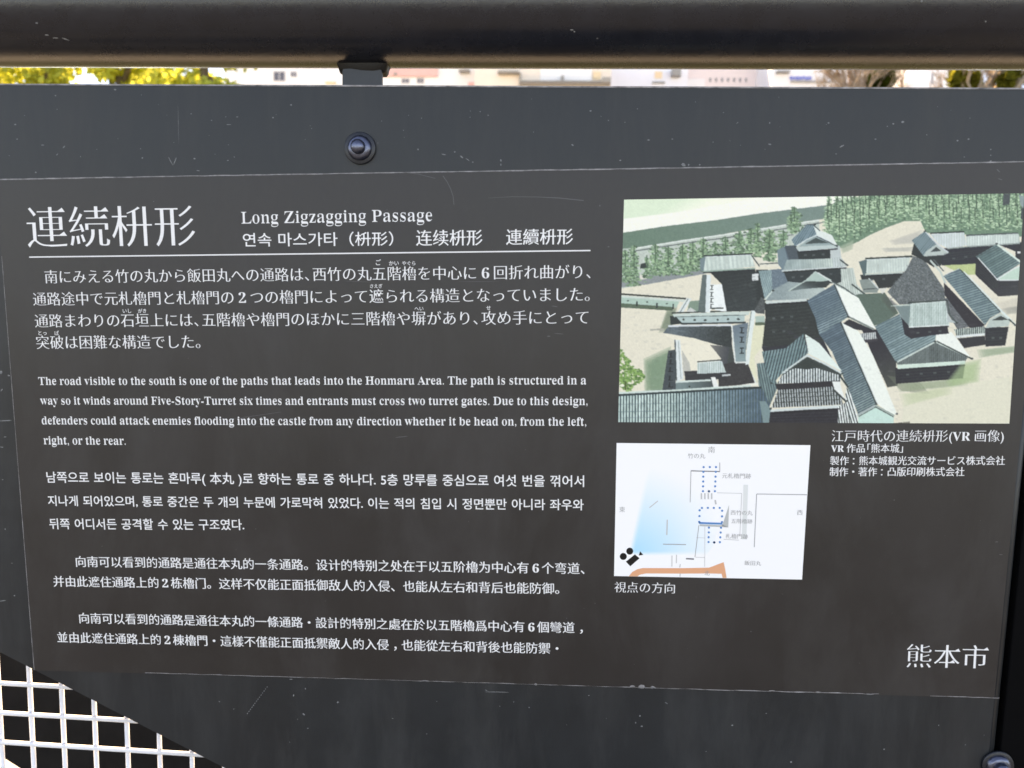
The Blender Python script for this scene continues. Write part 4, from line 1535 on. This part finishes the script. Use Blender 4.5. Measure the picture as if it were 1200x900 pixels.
# right long diagonal house
pr.poly([(1106, 331), (1154, 381), (1150, 384), (1136, 384), (1107, 346)], (46, 44, 52), noise=2)
pr.poly([(1154, 384), (1182, 383), (1178, 405), (1155, 406)], (42, 46, 54))
pr.poly([(1105.5, 323.5), (1124, 314.5), (1173, 366), (1160, 373), (1154.5, 381)], (108, 138, 154), c2=(126, 156, 168), axis=((1115, 320), (1160, 372)), stripe=(1, -.3, 2.2, (92, 120, 142), .35))
pr.line([(1129, 318.5), (1174, 365), (1190, 381)], 2.6, (218, 232, 230))
pr.line([(1125, 315.5), (1172, 365)], 1.1, (56, 76, 84))
pr.poly([(1155, 384.5), (1160, 374), (1173, 367), (1184, 375), (1182, 382)], (190, 205, 200))
pr.poly([(1162, 375.5), (1173, 370), (1182, 375)], (58, 70, 72))
pr.line([(1182, 374), (1190, 381)], 1.6, (50, 66, 72))
pr.poly([(1118, 386), (1154, 382.5), (1154.5, 392), (1122, 396)], (178, 192, 194), stripe=(0, 1, 1.9, (110, 124, 134), .4))
pr.line([(1120, 394.6), (1154, 391.6)], 2.6, (226, 234, 234))
pr.poly([(1122, 396.5), (1154, 393.5), (1155, 404), (1130, 408)], (48, 50, 56))
# front right turret
pr.poly([(1049, 431), (1131, 426), (1128.5, 443.5), (1050, 450)], (40, 42, 52), noise=2)
pr.soft([(1058, 450), (1128, 444), (1126, 452), (1062, 458)], (150, 168, 140), .7)
pr.poly([(1025, 382.5), (1054, 368), (1067, 392), (1097, 390.5), (1096, 400), (1050, 424.5)], (110, 140, 156), c2=(136, 164, 176), axis=((1040, 380), (1075, 410)), stripe=(1, -.5, 2.2, (96, 126, 146), .35))
pr.poly([(1051, 425), (1096, 401), (1134, 419), (1131, 424), (1052, 429)], (84, 94, 106), stripe=(0, 1, 1.8, (106, 118, 128), .4))
pr.poly([(1097, 391), (1115, 389), (1139, 421), (1134, 419), (1097, 400)], (240, 246, 240))
pr.line([(1050, 425), (1096, 400.6), (1130, 416)], 1.7, (204, 216, 220))
pr.line([(1098, 400), (1139, 420.6)], 1.6, (62, 78, 84))
pr.poly([(1051, 427.6), (1131, 422.6), (1131, 427), (1052, 432.4)], (208, 230, 226))
pr.poly([(1056, 371), (1066, 383), (1110, 381), (1112, 391), (1098, 392), (1068, 397), (1060, 392)], (44, 44, 54))
pr.poly([(1049, 358.5), (1067, 356), (1066, 383), (1057, 373)], (120, 142, 154))
pr.poly([(1067, 355.5), (1108, 352.5), (1112.5, 380.5), (1065, 383.5)], (208, 224, 222), stripe=(0, 1, 1.6, (176, 198, 198), .42))
pr.poly([(1110, 366), (1114, 374), (1121, 378.5), (1110, 378)], (186, 200, 200))
pr.line([(1066.5, 354.8), (1109, 351.8)], 1.7, (58, 74, 80))
pr.line([(1065, 383.4), (1113, 380.8)], 1.5, (224, 234, 232))
pr.line([(1110, 352), (1113, 369), (1121, 378)], 1.5, (70, 88, 96))
pr.line([(1044, 358.6), (1066, 357.4)], 1.2, (190, 204, 206))
# front centre turret
pr.poly([(887, 426), (897, 425), (903, 432), (912, 452), (901, 478), (894, 472), (889, 450)], (112, 144, 156), stripe=(.2, 1, 2.2, (88, 116, 132), .4))
pr.poly([(893, 412), (921, 408), (941.5, 391), (947, 414), (920, 434), (906, 449), (897, 432)], (116, 152, 166), stripe=(-.25, 1, 2.6, (82, 112, 130), .42))
pr.poly([(943, 391), (960, 402), (975, 420), (987, 435), (966, 424), (947.5, 414.5)], (226, 241, 236))
pr.poly([(912, 448), (918, 436), (946, 418), (987, 437), (984, 447)], (58, 68, 78))
pr.poly([(911, 449), (920, 435), (946, 428), (985, 440), (985, 448)], (60, 76, 88), stripe=(0, 1, 3.1, (228, 238, 240), .5))
pr.poly([(926, 431), (946, 419.5), (966, 430), (946, 433)], (46, 58, 66))
pr.line([(917, 437), (946, 416.4), (966, 426), (988, 438.5)], 2.0, (208, 222, 222))
pr.line([(918, 439), (946, 419), (986, 440)], .9, (54, 70, 80))
pr.poly([(908, 450), (985, 446), (976, 456), (912, 458)], (44, 44, 50))
pr.poly([(904, 478), (912, 457), (976, 453), (984, 460), (988, 474)], (56, 64, 72), stripe=(.08, 1, 3.1, (196, 206, 210), .42))
for yy in (461, 466, 471):
    pr.line([(908, yy + 1), (985, yy - 3)], .8, (46, 54, 62), .6)
pr.poly([(902, 480), (987, 474.4), (987, 478), (903, 483.4)], (212, 224, 224))
pr.poly([(899, 483), (984, 478), (984, 504), (898, 504)], (40, 40, 48), noise=3)
pr.poly([(975, 447), (984, 447), (990, 468), (978, 456)], (234, 240, 238))
pr.line([(976, 456), (992, 471)], 2.2, (50, 62, 72))
pr.line([(984, 440), (994, 454)], 2.2, (46, 60, 70))
pr.poly([(982, 477), (992, 471), (1006, 504), (982, 504)], (236, 242, 242), stripe=(.15, 1, 3.0, (66, 82, 90), .42))
pr.poly([(992, 454), (997, 462), (1005, 488), (1006, 504), (1000, 504), (990, 470)], (226, 234, 234), stripe=(.3, 1, 2.4, (120, 136, 142), .35))
# tiled roof along the lower left edge, and the tree by it
for (x, yy, r_) in ((727, 414, 4), (730, 425, 8), (733, 437, 11), (742, 440, 11), (728, 445, 8), (749, 442, 6), (735, 452, 7)):
    for i in range(int(r_ * 7)):
        a_, q_ = rng.uniform(0, 6.3), r_ * math.sqrt(rng.uniform(0, 1))
        c = ((126, 170, 98), (104, 150, 84), (84, 126, 74), (146, 188, 116))[rng.integers(4)]
        pr.dab(x + q_ * math.cos(a_), yy + q_ * math.sin(a_), rng.uniform(1, 2.2), rng.uniform(.8, 1.6), c, .9)
pr.dab(729, 452, 3, 2, (236, 238, 220))
pr.dab(738, 449, 2.5, 1.6, (230, 234, 210))
pr.line([(733, 447), (733, 457)], 2.0, (84, 110, 60))
pr.poly([(718, 464), (800, 459.6), (893, 454.6), (902, 474), (900, 504), (718, 504)], (196, 222, 228), c2=(66, 102, 140), axis=((780, 480), (900, 480)), stripe=(0, 1, 3.45, (64, 94, 110), .44))
for yy in (474, 483, 490):
    pr.line([(718, yy), (900, yy - 4)], .9, (90, 120, 136), .5)
pr.line([(718, 463.3), (800, 459), (892, 454)], 2.6, (34, 54, 70))
pr.line([(718, 461), (800, 457), (880, 452)], 2.2, (206, 222, 226))
pr.poly([(890, 470), (897, 470), (903, 480), (900, 504), (896, 504)], (120, 150, 164))
# fine detail: boarded walls, window slots, ridge tiles and eave shadows
for (x0, y0, x1, y1, x2, y2, x3, y3, n_) in ((900, 358, 946, 354, 958, 396, 896, 402, 11), (852, 322, 884, 319, 890, 350, 854, 362, 9), (1051, 434, 1129, 429, 1128, 442, 1051, 448, 4), (1106, 296, 1190, 288, 1146, 300, 1105, 309, 4),
                                         (1148, 308, 1170, 331, 1172, 345, 1146, 322, 5), (1172, 331, 1202, 330, 1202, 343, 1172, 345, 4), (1156, 387, 1181, 386, 1178, 403, 1156, 404, 5), (902, 485, 982, 481, 982, 496, 902, 497, 4)):
    for k in range(n_):
        f = (k + .5) / n_
        pr.line([(x0 + (x3 - x0) * f, y0 + (y3 - y0) * f), (x1 + (x2 - x1) * f, y1 + (y2 - y1) * f)], .7, (70, 78, 92), .4)
for (x, y) in ((905, 372), (915, 371), (926, 370), (905, 388), (917, 387), (1062, 438), (1078, 437), (1094, 436), (1110, 435), (1162, 395), (1171, 395), (942, 298), (952, 298), (963, 297), (928, 324), (938, 323), (972, 320), (1074, 389), (1088, 388),
               (1100, 387), (1116, 302), (1130, 300), (1020, 327), (1034, 326)):
    pr.poly([(x, y), (x + 3.4, y - .2), (x + 3.4, y + 2), (x, y + 2.2)], (96, 106, 118), alpha=.7)
for (pts, a, b) in ((((826, 301), (881, 298.6)), 1, 1), (((1015, 304.6), (1068, 301.8)), 1, 1), (((1091, 275), (1130, 272.8)), 1, 1), (((979.2, 334), (996, 371.6)), 1, 1), (((987, 378), (1028.6, 473)), 1, 1),
                    (((1107, 322.2), (1124, 314.6)), 1, 1), (((818, 425.4), (846, 423.2)), 1, 1), (((1068, 356.4), (1109, 353.2)), 1, 1)):
    pr.line(pts, .8, (222, 232, 234), .8)
for pts in (((824, 319.6), (885, 316)), ((1015, 323.2), (1058, 321)), ((898, 357), (946, 354)), ((1066, 385), (1112, 382.4)), ((904, 484.4), (985, 479)), ((1052, 433.4), (1131, 428)), ((936, 295.4), (982, 291.6)), ((917, 319), (992, 314))):
    pr.line(pts, 1.5, (22, 26, 34), .75)
for (x, y) in ((881, 297.4), (826, 299.8), (1015, 303), (1068, 300.6), (981, 287.5), (932, 289), (955, 263), (896, 352.5), (906, 340.5), (958, 318), (994.5, 371.5), (1027, 473.5), (1051, 485), (1113, 296.6), (1084, 271), (1168, 286), (1190, 381),
               (1139, 420.5), (1121, 378), (1096, 400.5), (943, 391), (987, 437.5), (904, 449), (903, 479), (992, 470), (1050, 424), (1066, 354.8), (1109, 352)):
    pr.dab(x, y, 1.7, 1.2, (46, 58, 68), .9)
for k in range(700):                          # weathering of the tiles and the trodden ground
    x, y = rng.uniform(728, 1195), rng.uniform(330, 495)
    pr.dab(x, y, rng.uniform(1, 5), rng.uniform(.6, 2), (90, 100, 104) if rng.random() < .5 else (235, 236, 228), .06)
# ground tints
pr.soft([(1126, 428), (1146, 424), (1144, 446), (1116, 452), (1112, 446)], (168, 196, 150), .8)
pr.soft([(1150, 410), (1190, 406), (1192, 412), (1152, 418)], (150, 172, 146), .8)
pr.poly([(1060, 462), (1190, 440), (1196, 504), (1056, 504)], (226, 226, 206), alpha=.5)
pr.soft([(1060, 462), (1110, 454), (1110, 462), (1064, 474)], (196, 208, 172), .6)
g = rng.normal(size=(pr.h // 5 + 1, pr.w // 5 + 1))
pr.a += np.repeat(np.repeat(g, 5, 0), 5, 1)[:pr.h, :pr.w, None] * 2.0
# printed contrast: the print has deep blacks and bright eaves
lum = pr.a.mean(2, keepdims=True)
blue = (pr.a[..., 2:3] - pr.a[..., 0:1] > 14)
pr.a = lum + (pr.a - lum) * np.where(blue, 0.72, 0.95) + np.where(blue, 1.0, 0.0) * np.array([0, 5, -3])
pr.a = np.clip(np.interp(pr.a, [0, 40, 100, 128, 255], [14, 40, 92, 121, 260]), 12, 255) * np.array([0.995, 0.99, 0.97])
VRQ = [(731.3, 234), (1200.5, 226.6), (1182.8, 496.4), (724.4, 494.7)]
pr.mesh('castle_picture', VRQ, TY, film, 640, 360)

# ---- area map --------------------------------------------------------
mp_ = Print(714, 512, 956, 686, 4)
mp_.a[:] = 254
rX, rY = np.meshgrid(np.arange(mp_.w) / 4 + 714, np.arange(mp_.h) / 4 + 512)
fan = mp_.mask([(738, 646), (747.5, 597), (756, 560), (768, 540), (846, 540), (846, 590), (838, 636), (828, 650.5), (752, 650.8), (744, 650)])
sl, m, X, Y = fan
dd = np.hypot(X - 741, Y - 655)
t = np.clip(1 - dd / 112, 0, 1) ** 1.25
edge_ = np.clip((X - (737.5 + (646 - Y) * 0.205)) / 6, 0, 1) * np.clip((650.8 - Y) / 5, 0.0, 1)
k = (m * t * edge_ * 0.72)[..., None]
mp_.a[sl] = mp_.a[sl] * (1 - k) + np.array([112, 214, 255]) * k
fan_map = mp_.mesh('area_map', [(722.6, 519.1), (949.7, 521.7), (939.9, 679.2), (719.6, 675.0)], TY, film, 260, 180)

MYL = TY - 0.00006
LG, MG, DG = ink('pale_grey_ink', (205, 205, 205)), ink('grey_ink', (165, 165, 168)), ink('dark_grey_ink', (110, 110, 116))


def px_lines(name, m, segs, y=MYL):
    b = MB()
    for (pts, half) in segs:
        strip(b, pts, half, y)
    return b.build(name, m, film)


px_lines('plan_lines', DG, [([(809.7, 551.8), (843.5, 552.6)], .00035), ([(803.9, 654.7), (813.2, 655.2)], .0005)])
px_lines('plan_lines', MG, [([(809.7, 551.8), (808.8, 588.7)], .00022), ([(843.5, 542), (843.5, 552.6)], .00022), ([(886.7, 578.9), (945.6, 579.8)], .00028), ([(886.7, 578.9), (883.9, 641.2)], .00026),
                           ([(777, 637.7), (803.9, 638.2)], .0003), ([(819, 615.5), (814.4, 652.9)], .00022)])
px_lines('plan_lines', LG, [([(840, 577.5), (869.2, 578.2)], .0002), ([(869.2, 578.2), (867, 628)], .0002), ([(787.5, 651), (787.4, 664)], .0003), ([(792.8, 650), (792.5, 660)], .0003), ([(797.2, 661), (796.6, 665)], .0003),
                           ([(797, 672), (796.9, 676)], .0003), ([(825.8, 652), (825.8, 664)], .00018), ([(815, 653), (826, 653.4)], .00018), ([(816, 630), (826, 630.4)], .00015), ([(826, 617), (826, 652)], .00015),
                           ([(848, 632), (866, 633)], .0002), ([(761, 595), (771, 587)], .0003), ([(782, 609), (781.4, 627)], .0004), ([(822, 578), (822, 585)], .0005), ([(826, 578), (826, 585)], .0005),
                           ([(830, 578), (830, 585)], .0005), ([(834, 578), (834, 585)], .0005), ([(838, 586), (839, 591)], .0006)])
b = MB()
b.poly([face(*p, MYL) for p in ((847.4, 613), (854.4, 591.5), (853.4, 618.2), (846, 616))])
b.poly([face(*p, MYL) for p in ((820, 614.4), (847, 615.4), (853, 618), (820, 616.6))])
b.build('plan_shading', ink('shade_grey_ink', (196, 200, 198)), film)
b = MB()
top_e = [(737, 675.3), (740, 671), (746, 667.5), (752, 665.8), (800, 665.8), (831, 665.2), (848.2, 658.8)]
P0 = [face(*p, MYL) for p in ((737, 675.2), (741, 670.2), (747, 667), (753, 665.7), (800, 665.8), (831, 665.2), (848, 658.8), (850, 668), (851.5, 677.2), (846.8, 677.2), (845.6, 672.4), (830, 672.0), (800, 672.2), (757, 672), (750, 673.4), (747, 675.4))]
b.poly(P0)
b.build('orange_route', ink('orange_ink', (255, 180, 140)), film)
b = MB()
for (cx, cy) in ((738, 645.9), (730.4, 652.1)):
    b.poly([face(cx + 4.1 * math.cos(2 * math.pi * k / 24), cy + 4.1 * math.sin(2 * math.pi * k / 24), MYL) for k in range(24)])
b.poly([face(*p, MYL) for p in ((733.4, 658.2), (744.1, 649.7), (749.4, 654.2), (738.6, 663.6))])
b.poly([face(*p, MYL) for p in ((750.2, 646), (753.8, 650.2), (748.6, 651))])
b.build('camera_symbol', ink('black_ink', (14, 14, 16)), film)


px_lines('plan_lines', ink('faint_grey_ink', (236, 240, 238)), [([(874, 568), (872, 632)], .0016)], MYL + 0.00003)


def dots(b, a, c, n_, r=1.3):
    for i in range(n_ + 1):
        x, yy = a[0] + (c[0] - a[0]) * i / n_, a[1] + (c[1] - a[1]) * i / n_
        b.poly([face(x + r * math.cos(2 * math.pi * k / 12), yy + r * math.sin(2 * math.pi * k / 12), MYL - 0.00004) for k in range(12)])


b = MB()
dots(b, (824.6, 547.4), (839, 547.4), 2)
dots(b, (824.3, 552.9), (823.8, 575.6), 4)
dots(b, (838.8, 552.9), (837.8, 575.6), 4)
dots(b, (830.6, 575.8), (831, 575.8), 1)
dots(b, (822.6, 595.2), (843.4, 595.2), 3)
dots(b, (819.9, 598), (819.4, 611.6), 2)
dots(b, (846.3, 598.5), (846, 611.8), 2)
dots(b, (830.8, 618.3), (830.3, 635.2), 3)
dots(b, (845, 618.4), (843.6, 635.4), 3)
dots(b, (836.8, 635.6), (837.2, 635.6), 1)
strip(b, [(819.2, 612.8), (846.6, 613.8)], .0007, MYL - 0.00004)
b.build('dotted_outlines', ink('blue_ink', (60, 145, 208)), film)
ML = (0.01, 0.0, 0)
M_MAPTXT = ink('map_text_ink', (165, 165, 165))
for ml in [('南', 830, 530.8, 837.6, 530.8, None, {}, ML), ('竹の丸', 806, 537.2, 826.4, 537.4, None, {}, ML), ('元札櫓門跡', 846.2, 560.4, 880, 561, None, {}, ML), ('西竹の丸', 856.2, 603.4, 881.8, 604, None, {}, ML),
                            ('五階櫓跡', 856.8, 613.2, 881.6, 613.8, None, {}, ML), ('札櫓門跡', 850.2, 631, 876.4, 631.8, None, {}, ML), ('飯田丸', 872.4, 662.4, 891.8, 663, None, {}, ML), ('東', 725.8, 600.2, 732.4, 600.2, None, {}, ML),
                            ('西', 934, 603.6, 940.4, 603.6, None, {}, ML), ('北', 825.4, 674.4, 831.6, 674.4, None, {}, ML)]:
    lettering('map_label', [ml], M_MAPTXT, film, MYL - 0.00006)
